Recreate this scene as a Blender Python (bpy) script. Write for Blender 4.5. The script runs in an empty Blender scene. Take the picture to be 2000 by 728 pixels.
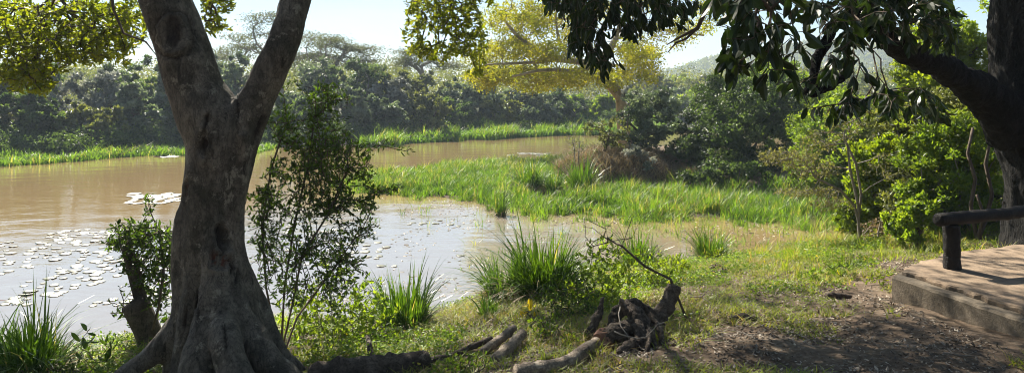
import bpy, math
import numpy as np
from mathutils import Vector, noise as mnoise

# ------------------------------------------------------------------ camera, sky, sun, exposure
F = 1444.0           # focal length in photo pixels (photo 2000 wide)
HY = 185.0           # photo row of the horizon
EYE = 2.8            # camera height above the water
scene = bpy.context.scene
C = scene.collection
R = math.radians
cam_d = bpy.data.cameras.new('camera'); cam = bpy.data.objects.new('camera', cam_d); C.objects.link(cam)
cam.location = (0, 0, EYE); cam.rotation_euler = (R(90), 0, 0)
cam_d.sensor_width = 36; cam_d.lens = 36 * F / 2000; cam_d.shift_y = -(364 - HY) / 2000
cam_d.clip_start = 0.05; cam_d.clip_end = 4000
scene.camera = cam
SUN_AZ, SUN_EL = -27.0, 41.0          # azimuth measured from +Y, negative = left
world = bpy.data.worlds.new('World'); scene.world = world; world.use_nodes = True
nt = world.node_tree; nt.nodes.clear()
wo = nt.nodes.new('ShaderNodeOutputWorld'); bg = nt.nodes.new('ShaderNodeBackground')
sky = nt.nodes.new('ShaderNodeTexSky'); sky.sky_type = 'NISHITA'; sky.sun_disc = False
sky.sun_elevation = R(SUN_EL); sky.sun_rotation = R(SUN_AZ)
sky.air_density = 1.0; sky.dust_density = 0.25; sky.ozone_density = 3.0; sky.altitude = 200
tc = nt.nodes.new('ShaderNodeTexCoord'); mp = nt.nodes.new('ShaderNodeMapping')
mp.inputs['Scale'].default_value = (1.3, 2.2, 9.0); mp.inputs['Rotation'].default_value = (0.15, 0.25, 0.2)
nz = nt.nodes.new('ShaderNodeTexNoise'); nz.inputs['Scale'].default_value = 1.6; nz.inputs['Detail'].default_value = 7
rp = nt.nodes.new('ShaderNodeValToRGB'); rp.color_ramp.elements[0].position = 0.5; rp.color_ramp.elements[1].position = 0.78
mul = nt.nodes.new('ShaderNodeMath'); mul.operation = 'MULTIPLY'; mul.inputs[1].default_value = 0.34
mx = nt.nodes.new('ShaderNodeMixRGB'); mx.inputs['Color2'].default_value = (9.0, 9.6, 10.2, 1)
nt.links.new(tc.outputs['Generated'], mp.inputs['Vector']); nt.links.new(mp.outputs[0], nz.inputs['Vector'])
nt.links.new(nz.outputs['Fac'], rp.inputs[0]); nt.links.new(rp.outputs[0], mul.inputs[0]); nt.links.new(mul.outputs[0], mx.inputs['Fac'])
nt.links.new(sky.outputs[0], mx.inputs['Color1']); nt.links.new(mx.outputs[0], bg.inputs['Color'])
bg.inputs['Strength'].default_value = 0.05
nt.links.new(bg.outputs[0], wo.inputs[0])
sd = bpy.data.lights.new('sun', 'SUN'); sd.energy = 5.0; sd.angle = R(0.53); sd.color = (1.0, 0.93, 0.80)
sun = bpy.data.objects.new('sun', sd); C.objects.link(sun)
az, el = R(SUN_AZ), R(SUN_EL)
to_sun = Vector((math.sin(az) * math.cos(el), math.cos(az) * math.cos(el), math.sin(el)))
sun.rotation_euler = to_sun.to_track_quat('Z', 'Y').to_euler(); sun.location = (0, 0, 60)
scene.view_settings.view_transform = 'Standard'; scene.view_settings.look = 'None'
scene.view_settings.exposure = 1.45; scene.view_settings.gamma = 1
cy = scene.cycles
cy.max_bounces = 8; cy.diffuse_bounces = 3; cy.glossy_bounces = 3; cy.transmission_bounces = 4; cy.volume_bounces = 0
cy.transparent_max_bounces = 6; cy.use_denoising = True; cy.caustics_reflective = False; cy.caustics_refractive = False
cy.sample_clamp_indirect = 4; cy.sample_clamp_direct = 12; cy.filter_width = 1.0; cy.use_denoising = True; cy.use_adaptive_sampling = False

# ------------------------------------------------------------------ helpers
rng = np.random.default_rng(7)

def P(px, py, d):
    "world point at photo pixel (px, py) and distance d"
    return np.array([(px - 1000) / F * d, d, EYE + (HY - py) / F * d])

def unit(v):
    v = np.asarray(v, float); n = np.linalg.norm(v, axis=-1, keepdims=True); n[n < 1e-9] = 1
    return v / n

class Acc:
    def __init__(s): s.V = []; s.T = []; s.L = []; s.N = []; s.M = []; s.n = 0
    def add(s, V, faces, tint=0.5, mat=0):
        V = np.asarray(V, float).reshape(-1, 3); s.V.append(V)
        s.T.append(np.broadcast_to(np.asarray(tint, float), (len(V),)).copy())
        for f in (faces if isinstance(faces, list) else [faces]):
            f = np.asarray(f, np.int64)
            s.L.append((f + s.n).ravel()); s.N.append(np.full(len(f), f.shape[1])); s.M.append(np.full(len(f), mat))
        s.n += len(V)
    def mesh(s, name, smooth=False):
        me = bpy.data.meshes.new(name)
        V = np.concatenate(s.V); L = np.concatenate(s.L); N = np.concatenate(s.N); M = np.concatenate(s.M)
        me.vertices.add(len(V)); me.vertices.foreach_set('co', V.astype(np.float32).ravel())
        me.loops.add(len(L)); me.loops.foreach_set('vertex_index', L.astype(np.int32))
        me.polygons.add(len(N)); st = np.concatenate([[0], np.cumsum(N)[:-1]])
        me.polygons.foreach_set('loop_start', st.astype(np.int32))
        me.polygons.foreach_set('material_index', M.astype(np.int32))
        me.update(calc_edges=True)
        me.polygons.foreach_set('use_smooth', np.full(len(N), smooth))
        a = me.attributes.new('tint', 'FLOAT', 'POINT'); a.data.foreach_set('value', np.concatenate(s.T).astype(np.float32))
        return me

def obj(name, acc, mats, parent=None, smooth=False):
    me = acc.mesh(name, smooth) if isinstance(acc, Acc) else acc
    for m in (mats if isinstance(mats, (list, tuple)) else [mats]): me.materials.append(m)
    o = bpy.data.objects.new(name, me); C.objects.link(o)
    if parent is not None:
        o.parent = parent; o.matrix_parent_inverse = parent.matrix_world.inverted() if parent.type == 'EMPTY' else o.matrix_parent_inverse
    return o

def tag(o, label, cat=None, group=None, kind=None):
    o['label'] = label
    if cat: o['category'] = cat
    if group: o['group'] = group
    if kind: o['kind'] = kind
    return o

def thing(name, label, cat, loc, group=None):
    o = bpy.data.objects.new(name, None); C.objects.link(o); o.location = loc; o.empty_display_size = .1
    o.matrix_world = o.matrix_world.Translation(Vector(loc)) if False else __import__('mathutils').Matrix.Translation(Vector(loc))
    return tag(o, label, cat, group)

def struct(name, acc, mats, smooth=False, kind='structure'):
    o = obj(name, acc, mats, None, smooth); o['kind'] = kind; return o

# value noise
def _h(i, j, s):
    n = (i * 374761393 + j * 668265263 + s * 1274126177) & 0xffffffff
    n = ((n ^ (n >> 13)) * 1274126177) & 0xffffffff
    return ((n ^ (n >> 16)) & 0xffff) / 65535.0
def vnoise(x, y, s=0):
    xi = np.floor(x).astype(np.int64); yi = np.floor(y).astype(np.int64); fx = x - xi; fy = y - yi
    fx = fx * fx * (3 - 2 * fx); fy = fy * fy * (3 - 2 * fy)
    a = _h(xi, yi, s); b = _h(xi + 1, yi, s); c = _h(xi, yi + 1, s); d = _h(xi + 1, yi + 1, s)
    return (a * (1 - fx) + b * fx) * (1 - fy) + (c * (1 - fx) + d * fx) * fy - 0.5
def fbm(x, y, s=0, o=4):
    r = 0; a = 1
    for k in range(o): r = r + a * vnoise(x * 2 ** k, y * 2 ** k, s + k); a *= .5
    return r

def tube(acc, pts, rad, sides=6, tint=0.5, wob=0.0, cap=True):
    pts = np.asarray(pts, float); n = len(pts); rad = np.broadcast_to(np.asarray(rad, float), (n,))
    t = unit(np.gradient(pts, axis=0)); m = unit(pts[-1] - pts[0] + 1e-9)
    ref = np.eye(3)[np.argmin(np.abs(m))]
    u = unit(np.cross(t, ref)); v = np.cross(t, u)
    a = np.arange(sides) * 2 * np.pi / sides
    rr = rad[:, None] * (1 + (wob * rng.normal(size=(n, sides)) if wob else 0))
    V = pts[:, None, :] + rr[..., None] * (np.cos(a)[None, :, None] * u[:, None, :] + np.sin(a)[None, :, None] * v[:, None, :])
    V = V.reshape(-1, 3)
    i = np.arange(n - 1)[:, None] * sides; j = np.arange(sides)[None]; j2 = (j + 1) % sides
    q = np.stack([i + j, i + j2, i + sides + j2, i + sides + j], -1).reshape(-1, 4)
    fs = [q]
    if cap and sides >= 3:
        fs.append(np.arange(sides)[::-1][None]); fs.append((np.arange(sides) + (n - 1) * sides)[None])
    acc.add(V, fs, tint)

LQ = (np.array([[0, 0, 0], [.45, .5, .08], [1, 0, 0], [.45, -.5, .08]]), [np.array([[0, 1, 2, 3]])])
L6 = (np.array([[0, 0, 0], [.3, .48, .12], [.7, .36, .10], [1, 0, -.06], [.7, -.36, .10], [.3, -.48, .12]]),
      [np.array([[0, 1, 2, 3], [0, 3, 4, 5]])])
L9 = (np.array([[0, 0, 0], [.22, .34, .03], [.5, .5, .02], [.8, .36, -.05], [1, 0, -.16], [.8, -.36, -.05], [.5, -.5, .02], [.22, -.34, .03],
                [.22, 0, -.02], [.5, 0, -.05], [.8, 0, -.11]]),
      [np.array([[8, 1, 2, 9], [9, 2, 3, 10], [8, 9, 6, 7], [9, 10, 5, 6]]), np.array([[0, 1, 8], [0, 8, 7], [10, 3, 4], [10, 4, 5]])])

def leaves(acc, pos, d, length, ratio=0.5, tint=0.5, tpl=LQ, nrm=None):
    pos = np.asarray(pos, float); n = len(pos)
    if n == 0: return
    d = unit(d); r = rng.normal(size=(n, 3)) if nrm is None else nrm
    s = unit(np.cross(d, r)); z = np.cross(d, s)
    L = np.broadcast_to(np.asarray(length, float), (n,))[:, None, None]
    tv, tf = tpl
    V = pos[:, None] + L * (tv[None, :, 0:1] * d[:, None] + ratio * tv[None, :, 1:2] * s[:, None] + tv[None, :, 2:3] * z[:, None])
    k = len(tv); fs = [(f[None] + (np.arange(n) * k)[:, None, None]).reshape(-1, f.shape[1]) for f in tf]
    acc.add(V.reshape(-1, 3), fs, np.repeat(np.broadcast_to(np.asarray(tint, float), (n,)), k))

def blades(acc, base, height, lean, width, tint=0.5, seg=4, droop=0.0):
    "arching grass blades: base (n,3), height (n), lean (n,2) horizontal tip offset as a share of the height"
    base = np.asarray(base, float); n = len(base)
    h = np.broadcast_to(np.asarray(height, float), (n,)); w = np.broadcast_to(np.asarray(width, float), (n,))
    dr = np.broadcast_to(np.asarray(droop, float), (n,))
    ln = np.asarray(lean, float); nl = np.linalg.norm(ln, axis=1, keepdims=True) + 1e-6
    side = np.stack([-ln[:, 1], ln[:, 0], np.zeros(n)], 1) / nl
    tw = rng.normal(0, .5, n); face = np.stack([ln[:, 0] / nl[:, 0], ln[:, 1] / nl[:, 0], np.zeros(n)], 1)
    side = side * np.cos(tw)[:, None] + face * np.sin(tw)[:, None]
    rows = []
    for k in range(seg + 1):
        t = k / seg
        c = base.copy(); c[:, :2] += ln * (h * t ** 1.8)[:, None]
        c[:, 2] += h * (t - dr * t ** 2.6)
        ww = w * (1 - t ** 2.2) * .5 * (0.75 + .5 * min(1, 3 * t))
        if k < seg: rows += [c - side * ww[:, None], c + side * ww[:, None]]
        else: rows += [c]
    V = np.stack(rows, 1); m = V.shape[1]; o = (np.arange(n) * m)[:, None]
    q = np.concatenate([o + np.array([2 * k, 2 * k + 1, 2 * k + 3, 2 * k + 2]) for k in range(seg - 1)])
    tr = o + np.array([2 * seg - 2, 2 * seg - 1, 2 * seg])
    acc.add(V.reshape(-1, 3), [q, tr], np.repeat(np.broadcast_to(np.asarray(tint, float), (n,)), m))

def sphere_pts(n, r=rng):
    return unit(r.normal(size=(n, 3)))

def grow(root, targets, step=0.3, jit=0.12, tip=0.006, base=None, ex=2.3, sag=0.0, back=0.35):
    "branch skeleton: connects every target to the tree grown so far; returns [(points, radii)]"
    nodes = [np.array(p, float) for p in root]; par = [-1] + list(range(len(root) - 1))
    nroot = len(root); targets = np.asarray(targets, float)
    r0 = nodes[-1]
    order = np.argsort(np.linalg.norm(targets - r0, axis=1))
    dist0 = [float(i) * 0 for i in range(nroot)]
    acc_len = [0.0]
    for i in range(1, nroot): acc_len.append(acc_len[-1] + np.linalg.norm(nodes[i] - nodes[i - 1]))
    first = max(0, nroot // 2)
    cap = 4096 * 8; A = np.zeros((cap, 3)); LN = np.zeros(cap)
    for i in range(nroot): A[i] = nodes[i]; LN[i] = acc_len[i] if i >= first else 1e6
    tipset = []
    for ti in order:
        T = targets[ti]; n = len(nodes)
        dd = np.linalg.norm(A[:n] - T, axis=1) + back * LN[:n]
        k = int(np.argmin(dd)); a = nodes[k]; L = np.linalg.norm(T - a); m = max(1, int(L / step))
        for s in range(1, m + 1):
            t = s / m; p = a + (T - a) * t
            if s < m: p = p + rng.normal(0, jit * step, 3) + np.array([0, 0, -sag * L * 4 * t * (1 - t)])
            nodes.append(p); par.append(k if s == 1 else len(nodes) - 2)
            j = len(nodes) - 1; A[j] = p; LN[j] = LN[par[j]] + np.linalg.norm(p - nodes[par[j]]) if LN[par[j]] < 1e5 else acc_len[min(k, nroot - 1)]
        tipset.append(len(nodes) - 1)
    n = len(nodes); cnt = np.zeros(n)
    for t in tipset: cnt[t] += 1
    for i in range(n - 1, 0, -1): cnt[par[i]] += cnt[i]
    rad = tip * np.maximum(cnt, 1) ** (1 / ex)
    if base is not None:
        lg = np.log(np.maximum(cnt, 1)) / max(np.log(max(cnt.max(), 2)), 1e-6); rad = tip * (base / tip) ** lg
    kids = [[] for _ in range(n)]
    for i in range(1, n): kids[par[i]].append(i)
    chains = []; stack = [(None, 0)]
    while stack:
        p0, i = stack.pop(); ch = [i]
        while kids[ch[-1]]:
            ks = sorted(kids[ch[-1]], key=lambda q: -cnt[q])
            for q in ks[1:]: stack.append((ch[-1], q))
            ch.append(ks[0])
        pts = [nodes[q] for q in ch]; rr = [rad[q] for q in ch]
        if p0 is not None: pts = [nodes[p0]] + pts; rr = [rr[0]] + rr
        if len(pts) > 1: chains.append((np.array(pts), np.array(rr)))
    return chains

def wood(acc, chains, sides=6, minr=0.0, tint=.5):
    for p, r in chains:
        if r[0] >= minr: tube(acc, p, r, 3 if r[0] < .012 else (5 if r[0] < .05 else sides + 2), tint, cap=False)

def on_chains(chains, spacing, rmax):
    Ps, Ds = [], []
    for p, r in chains:
        seg = p[1:] - p[:-1]; L = np.linalg.norm(seg, axis=1)
        for k in range(len(seg)):
            if r[k] > rmax: continue
            m = rng.poisson(L[k] / spacing)
            if m:
                t = rng.random(m)[:, None]; Ps.append(p[k] + seg[k] * t); Ds.append(np.repeat(unit(seg[k])[None], m, 0))
    if not Ps: return np.zeros((0, 3)), np.zeros((0, 3))
    return np.concatenate(Ps), np.concatenate(Ds)

def sprigs(acc, chains, spacing, rmax, L, ratio, tpl=L6, up=0.2, fwd=.6, spread=0.0, lv=.25):
    p, d = on_chains(chains, spacing, rmax)
    if len(p) == 0: return
    q = unit(rng.normal(size=p.shape)); q[:, 2] += up
    dirn = unit(d * fwd + unit(q))
    if spread: p = p + rng.normal(0, spread, p.shape)
    leaves(acc, p, dirn, L * (1 + lv * rng.normal(size=len(p))).clip(.4, 1.7), ratio, rng.random(len(p)), tpl,
           nrm=rng.normal(size=p.shape) * .7 + np.array([0, 0, 1.]))

# ------------------------------------------------------------------ materials
def mat(name):
    m = bpy.data.materials.new(name); m.use_nodes = True; n = m.node_tree; n.nodes.clear()
    out = n.nodes.new('ShaderNodeOutputMaterial'); return m, n, out
def N(n, t, **kw):
    x = n.nodes.new(t)
    for k, v in kw.items():
        if k in x.inputs: x.inputs[k].default_value = v
        else: setattr(x, k, v)
    return x
def col(c): return (c[0], c[1], c[2], 1)

def leaf_mat(name, a, b, trans=.42, rough=.45, spec=.5, tg=(1.9, 2.0, .9), dead=None):
    m, n, out = mat(name)
    at = N(n, 'ShaderNodeAttribute', attribute_name='tint')
    oi = n.nodes.new('ShaderNodeObjectInfo')
    mixc = N(n, 'ShaderNodeMixRGB'); mixc.inputs[1].default_value = col(a); mixc.inputs[2].default_value = col(b)
    n.links.new(at.outputs['Fac'], mixc.inputs[0]); c = mixc.outputs[0]
    geo = n.nodes.new('ShaderNodeNewGeometry')
    ns = N(n, 'ShaderNodeTexNoise', Scale=1.3, Detail=2.0); n.links.new(geo.outputs['Position'], ns.inputs['Vector'])
    mr = N(n, 'ShaderNodeMapRange'); mr.inputs[1].default_value = .3; mr.inputs[2].default_value = .7; mr.inputs[3].default_value = .72; mr.inputs[4].default_value = 1.3
    n.links.new(ns.outputs['Fac'], mr.inputs[0])
    hv = N(n, 'ShaderNodeHueSaturation'); n.links.new(c, hv.inputs['Color']); n.links.new(mr.outputs[0], hv.inputs['Value'])
    c = hv.outputs[0]
    if dead is not None:
        gt = N(n, 'ShaderNodeMath', operation='GREATER_THAN'); gt.inputs[1].default_value = 1.0 - dead[3]
        n.links.new(at.outputs['Fac'], gt.inputs[0]); md = N(n, 'ShaderNodeMixRGB'); md.inputs[2].default_value = col(dead)
        n.links.new(gt.outputs[0], md.inputs[0]); n.links.new(c, md.inputs[1]); c = md.outputs[0]
    pb = N(n, 'ShaderNodeBsdfPrincipled', Roughness=rough); pb.inputs['Specular IOR Level'].default_value = spec
    n.links.new(c, pb.inputs['Base Color'])
    tr = n.nodes.new('ShaderNodeBsdfTranslucent'); vm = N(n, 'ShaderNodeMixRGB', blend_type='MULTIPLY'); vm.inputs[0].default_value = 1
    vm.inputs[2].default_value = col(tg); n.links.new(c, vm.inputs[1]); n.links.new(vm.outputs[0], tr.inputs[0])
    ms = N(n, 'ShaderNodeMixShader'); ms.inputs[0].default_value = trans
    n.links.new(pb.outputs[0], ms.inputs[1]); n.links.new(tr.outputs[0], ms.inputs[2]); n.links.new(ms.outputs[0], out.inputs[0])
    return m

def bark_mat(name, a, b, scale=8, bump=.4, rough=.85, stretch=(1, 1, .35), dist=.02, blotch=None, crack=0.0):
    m, n, out = mat(name)
    geo = n.nodes.new('ShaderNodeNewGeometry'); mp = N(n, 'ShaderNodeMapping'); mp.inputs['Scale'].default_value = stretch
    n.links.new(geo.outputs['Position'], mp.inputs[0])
    n1 = N(n, 'ShaderNodeTexNoise', Scale=float(scale), Detail=9.0, Roughness=.65); n.links.new(mp.outputs[0], n1.inputs['Vector'])
    vo = N(n, 'ShaderNodeTexVoronoi', Scale=scale * 2.2); vo.feature = 'DISTANCE_TO_EDGE'
    nd = N(n, 'ShaderNodeTexNoise', Scale=scale * 1.1, Detail=4.0); n.links.new(mp.outputs[0], nd.inputs['Vector'])
    va = N(n, 'ShaderNodeVectorMath', operation='MULTIPLY_ADD'); va.inputs[1].default_value = (.22, .22, .22); n.links.new(nd.outputs['Color'], va.inputs[0]); n.links.new(mp.outputs[0], va.inputs[2])
    n.links.new(va.outputs[0], vo.inputs['Vector'])
    mc = N(n, 'ShaderNodeMixRGB'); mc.inputs[1].default_value = col(a); mc.inputs[2].default_value = col(b)
    rr = N(n, 'ShaderNodeMapRange'); rr.inputs[1].default_value = .35; rr.inputs[2].default_value = .65
    n.links.new(n1.outputs['Fac'], rr.inputs[0]); n.links.new(rr.outputs[0], mc.inputs[0]); c = mc.outputs[0]
    if blotch:
        n2 = N(n, 'ShaderNodeTexNoise', Scale=2.3, Detail=5.0, Roughness=.7); n.links.new(geo.outputs['Position'], n2.inputs['Vector'])
        r2 = N(n, 'ShaderNodeMapRange'); r2.inputs[1].default_value = .5; r2.inputs[2].default_value = .62; n.links.new(n2.outputs['Fac'], r2.inputs[0])
        m2 = N(n, 'ShaderNodeMixRGB'); m2.inputs[2].default_value = col(blotch); n.links.new(r2.outputs[0], m2.inputs[0]); n.links.new(c, m2.inputs[1]); c = m2.outputs[0]
    if blotch:
        n5 = N(n, 'ShaderNodeTexNoise', Scale=6.5, Detail=8.0, Roughness=.75); n.links.new(geo.outputs['Position'], n5.inputs['Vector'])
        r5 = N(n, 'ShaderNodeMapRange'); r5.inputs[1].default_value = .57; r5.inputs[2].default_value = .61; r5.inputs[4].default_value = .75; n.links.new(n5.outputs['Fac'], r5.inputs[0])
        m5 = N(n, 'ShaderNodeMixRGB'); m5.inputs[2].default_value = (min(b[0] * 1.35, .5), min(b[1] * 1.4, .5), min(b[2] * 1.4, .5), 1); n.links.new(r5.outputs[0], m5.inputs[0]); n.links.new(c, m5.inputs[1]); c = m5.outputs[0]
        n6 = N(n, 'ShaderNodeTexNoise', Scale=16.0, Detail=6.0, Roughness=.7); mp6 = N(n, 'ShaderNodeMapping'); mp6.inputs['Scale'].default_value = (1, 1, .16); n.links.new(geo.outputs['Position'], mp6.inputs[0]); n.links.new(mp6.outputs[0], n6.inputs['Vector'])
        r6 = N(n, 'ShaderNodeMapRange'); r6.inputs[1].default_value = .60; r6.inputs[2].default_value = .66; r6.inputs[4].default_value = .8; n.links.new(n6.outputs['Fac'], r6.inputs[0])
        m6 = N(n, 'ShaderNodeMixRGB'); m6.inputs[2].default_value = (a[0] * .35, a[1] * .35, a[2] * .35, 1); n.links.new(r6.outputs[0], m6.inputs[0]); n.links.new(c, m6.inputs[1]); c = m6.outputs[0]
    at = N(n, 'ShaderNodeAttribute', attribute_name='scar')
    m3 = N(n, 'ShaderNodeMixRGB'); m3.inputs[2].default_value = (.022, .014, .010, 1); n.links.new(at.outputs['Fac'], m3.inputs[0]); n.links.new(c, m3.inputs[1]); c = m3.outputs[0]
    a2 = N(n, 'ShaderNodeAttribute', attribute_name='raw')
    m4 = N(n, 'ShaderNodeMixRGB'); m4.inputs[2].default_value = (.10, .028, .014, 1); n.links.new(a2.outputs['Fac'], m4.inputs[0]); n.links.new(c, m4.inputs[1]); c = m4.outputs[0]
    pb = N(n, 'ShaderNodeBsdfPrincipled', Roughness=rough); pb.inputs['Specular IOR Level'].default_value = .25; n.links.new(c, pb.inputs['Base Color'])
    h = n1.outputs['Fac']
    if crack:
        cr = N(n, 'ShaderNodeMapRange'); cr.inputs[1].default_value = 0; cr.inputs[2].default_value = .12; n.links.new(vo.outputs['Distance'], cr.inputs[0])
        ad = N(n, 'ShaderNodeMath', operation='MULTIPLY_ADD'); ad.inputs[1].default_value = crack; n.links.new(cr.outputs[0], ad.inputs[0]); n.links.new(h, ad.inputs[2]); h = ad.outputs[0]
        dk = N(n, 'ShaderNodeMapRange'); dk.inputs[3].default_value = .5; dk.inputs[2].default_value = .1; n.links.new(vo.outputs['Distance'], dk.inputs[0])
        hs = N(n, 'ShaderNodeHueSaturation'); n.links.new(c, hs.inputs['Color']); n.links.new(dk.outputs[0], hs.inputs['Value']); n.links.new(hs.outputs[0], pb.inputs['Base Color'])
    bp = N(n, 'ShaderNodeBump', Strength=bump, Distance=dist); n.links.new(h, bp.inputs['Height']); n.links.new(bp.outputs[0], pb.inputs['Normal'])
    n.links.new(pb.outputs[0], out.inputs[0]); return m

M = {}
M['fig_bark'] = bark_mat('fig_bark', (.065, .057, .046), (.215, .188, .15), 11, 1.0, .85, (1, 1, .5), .022, (.060, .055, .042), .12)
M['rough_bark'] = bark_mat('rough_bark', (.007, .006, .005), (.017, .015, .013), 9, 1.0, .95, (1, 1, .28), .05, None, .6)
M['fever_bark'] = bark_mat('fever_bark', (.26, .21, .10), (.40, .32, .20), 5, .3, .7, (1, 1, .6), .03, (.20, .16, .09))
M['twig'] = bark_mat('twig_bark', (.07, .05, .035), (.14, .105, .075), 20, .4, .85)
M['grey_twig'] = bark_mat('grey_twig', (.20, .17, .14), (.34, .30, .25), 20, .4, .85)
M['dead_wood'] = bark_mat('dead_wood', (.06, .045, .035), (.17, .135, .105), 12, .9, .9, (1, 1, 1), .02, (.05, .036, .028), .3)
M['pale_wood'] = bark_mat('pale_wood', (.20, .16, .12), (.38, .31, .24), 12, .8, .85, (1, 1, 1), .02, (.12, .09, .07), .3)
M['raw_wood'] = bark_mat('raw_wood', (.15, .075, .048), (.25, .14, .095), 14, .8, .9)
M['bench_wood'] = bark_mat('bench_wood', (.010, .008, .007), (.03, .024, .02), 14, .8, .7, (1, 1, .5), .02, None, .3)

M['l_fig'] = leaf_mat('fig_leaves', (.09, .13, .016), (.20, .23, .026), .5, .45, .35, (2.3, 2.15, .45))
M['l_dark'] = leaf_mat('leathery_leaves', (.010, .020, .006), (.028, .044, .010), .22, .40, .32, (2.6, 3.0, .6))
M['l_fever'] = leaf_mat('fever_leaves', (.125, .165, .02), (.27, .25, .024), .55, .5, .3, (2.1, 2.0, .4))
M['l_shrub'] = leaf_mat('shrub_leaves', (.03, .055, .012), (.085, .13, .024), .46, .5, .3, (2.2, 2.4, .6))
M['l_lime'] = leaf_mat('lime_leaves', (.12, .19, .018), (.26, .32, .03), .5, .5, .3, (1.9, 1.8, .4))
M['l_mid'] = leaf_mat('mid_leaves', (.075, .13, .024), (.20, .26, .04), .55, .45, .4, (2.4, 2.3, .55))
M['l_olive'] = leaf_mat('olive_leaves', (.055, .075, .025), (.20, .22, .075), .45, .42, .5, (1.8, 1.7, .6))
M['l_grey'] = leaf_mat('greygreen_leaves', (.045, .066, .038), (.22, .25, .17), .38, .42, .6, (1.6, 1.8, .9))
M['l_deep'] = leaf_mat('deepgreen_leaves', (.026, .044, .016), (.12, .155, .052), .44, .5, .35, (1.8, 2.1, .8))
M['l_pale'] = leaf_mat('pale_bloom_leaves', (.10, .12, .085), (.42, .42, .38), .35, .45, .5, (1.3, 1.3, 1.0))
M['l_acacia'] = leaf_mat('acacia_leaves', (.06, .072, .03), (.12, .13, .055), .4, .5, .4, (1.6, 1.6, .7))
M['l_thorn'] = leaf_mat('thorn_leaves', (.10, .11, .045), (.20, .20, .09), .45, .5, .3, (1.7, 1.6, .7))
M['reed'] = leaf_mat('reed_blades', (.055, .115, .016), (.165, .25, .038), .48, .45, .4, (1.75, 1.85, .5), (.30, .27, .13, .025))
M['sedge'] = leaf_mat('sedge_blades', (.035, .08, .012), (.11, .18, .026), .42, .36, .45, (2.0, 2.1, .5), (.36, .30, .17, .07))
M['straw'] = leaf_mat('straw_blades', (.20, .15, .085), (.36, .29, .17), .3, .6, .3, (1.2, 1.1, .8))
M['turf'] = leaf_mat('turf_blades', (.16, .22, .03), (.34, .36, .08), .42, .5, .3, (1.8, 1.8, .5), (.34, .27, .15, .28))
M['herb'] = leaf_mat('herb_leaves', (.08, .145, .018), (.19, .27, .03), .45, .45, .4, (1.9, 1.9, .5), (.45, .38, .04, .03))
M['litter'] = leaf_mat('litter_flakes', (.095, .07, .048), (.60, .52, .42), .12, .7, .3, (1, .9, .8))
M['yellow'] = leaf_mat('yellow_leaves', (.45, .36, .03), (.55, .45, .05), .45, .5, .3, (1.3, 1.2, .4))

def ground_mat():
    m, n, out = mat('ground_earth')
    geo = n.nodes.new('ShaderNodeNewGeometry')
    n1 = N(n, 'ShaderNodeTexNoise', Scale=1.1, Detail=8.0, Roughness=.65); n.links.new(geo.outputs['Position'], n1.inputs['Vector'])
    n2 = N(n, 'ShaderNodeTexNoise', Scale=22.0, Detail=8.0, Roughness=.75); n.links.new(geo.outputs['Position'], n2.inputs['Vector'])
    rp = N(n, 'ShaderNodeValToRGB'); e = rp.color_ramp.elements
    e[0].position = .36; e[0].color = (.070, .050, .034, 1); e[1].position = .66; e[1].color = (.33, .265, .19, 1)
    x = rp.color_ramp.elements.new(.5); x.color = (.155, .11, .075, 1)
    mm = N(n, 'ShaderNodeMath', operation='MULTIPLY_ADD'); mm.inputs[1].default_value = .55
    n.links.new(n2.outputs['Fac'], mm.inputs[0])
    m0 = N(n, 'ShaderNodeMath', operation='MULTIPLY'); m0.inputs[1].default_value = .45; n.links.new(n1.outputs['Fac'], m0.inputs[0])
    n.links.new(m0.outputs[0], mm.inputs[2]); n.links.new(mm.outputs[0], rp.inputs[0])
    sx = n.nodes.new('ShaderNodeSeparateXYZ'); n.links.new(geo.outputs['Position'], sx.inputs[0])
    w = N(n, 'ShaderNodeMapRange'); w.inputs[1].default_value = .04; w.inputs[2].default_value = .22; w.inputs[3].default_value = 1; w.inputs[4].default_value = 0
    n.links.new(sx.outputs[2], w.inputs[0])
    mw = N(n, 'ShaderNodeMixRGB'); mw.inputs[2].default_value = (.085, .062, .038, 1); n.links.new(w.outputs[0], mw.inputs[0]); n.links.new(rp.outputs[0], mw.inputs[1])
    # scrubby green cover far away
    fy = N(n, 'ShaderNodeMapRange'); fy.inputs[1].default_value = 42; fy.inputs[2].default_value = 60; n.links.new(sx.outputs[1], fy.inputs[0])
    mf = N(n, 'ShaderNodeMixRGB'); mf.inputs[2].default_value = (.07, .075, .04, 1); n.links.new(fy.outputs[0], mf.inputs[0]); n.links.new(mw.outputs[0], mf.inputs[1])
    pb = N(n, 'ShaderNodeBsdfPrincipled', Roughness=.95); pb.inputs['Specular IOR Level'].default_value = .2; n.links.new(mf.outputs[0], pb.inputs['Base Color'])
    bp = N(n, 'ShaderNodeBump', Strength=.9, Distance=.03); n.links.new(n2.outputs['Fac'], bp.inputs['Height']); n.links.new(bp.outputs[0], pb.inputs['Normal'])
    n.links.new(pb.outputs[0], out.inputs[0]); return m
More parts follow.
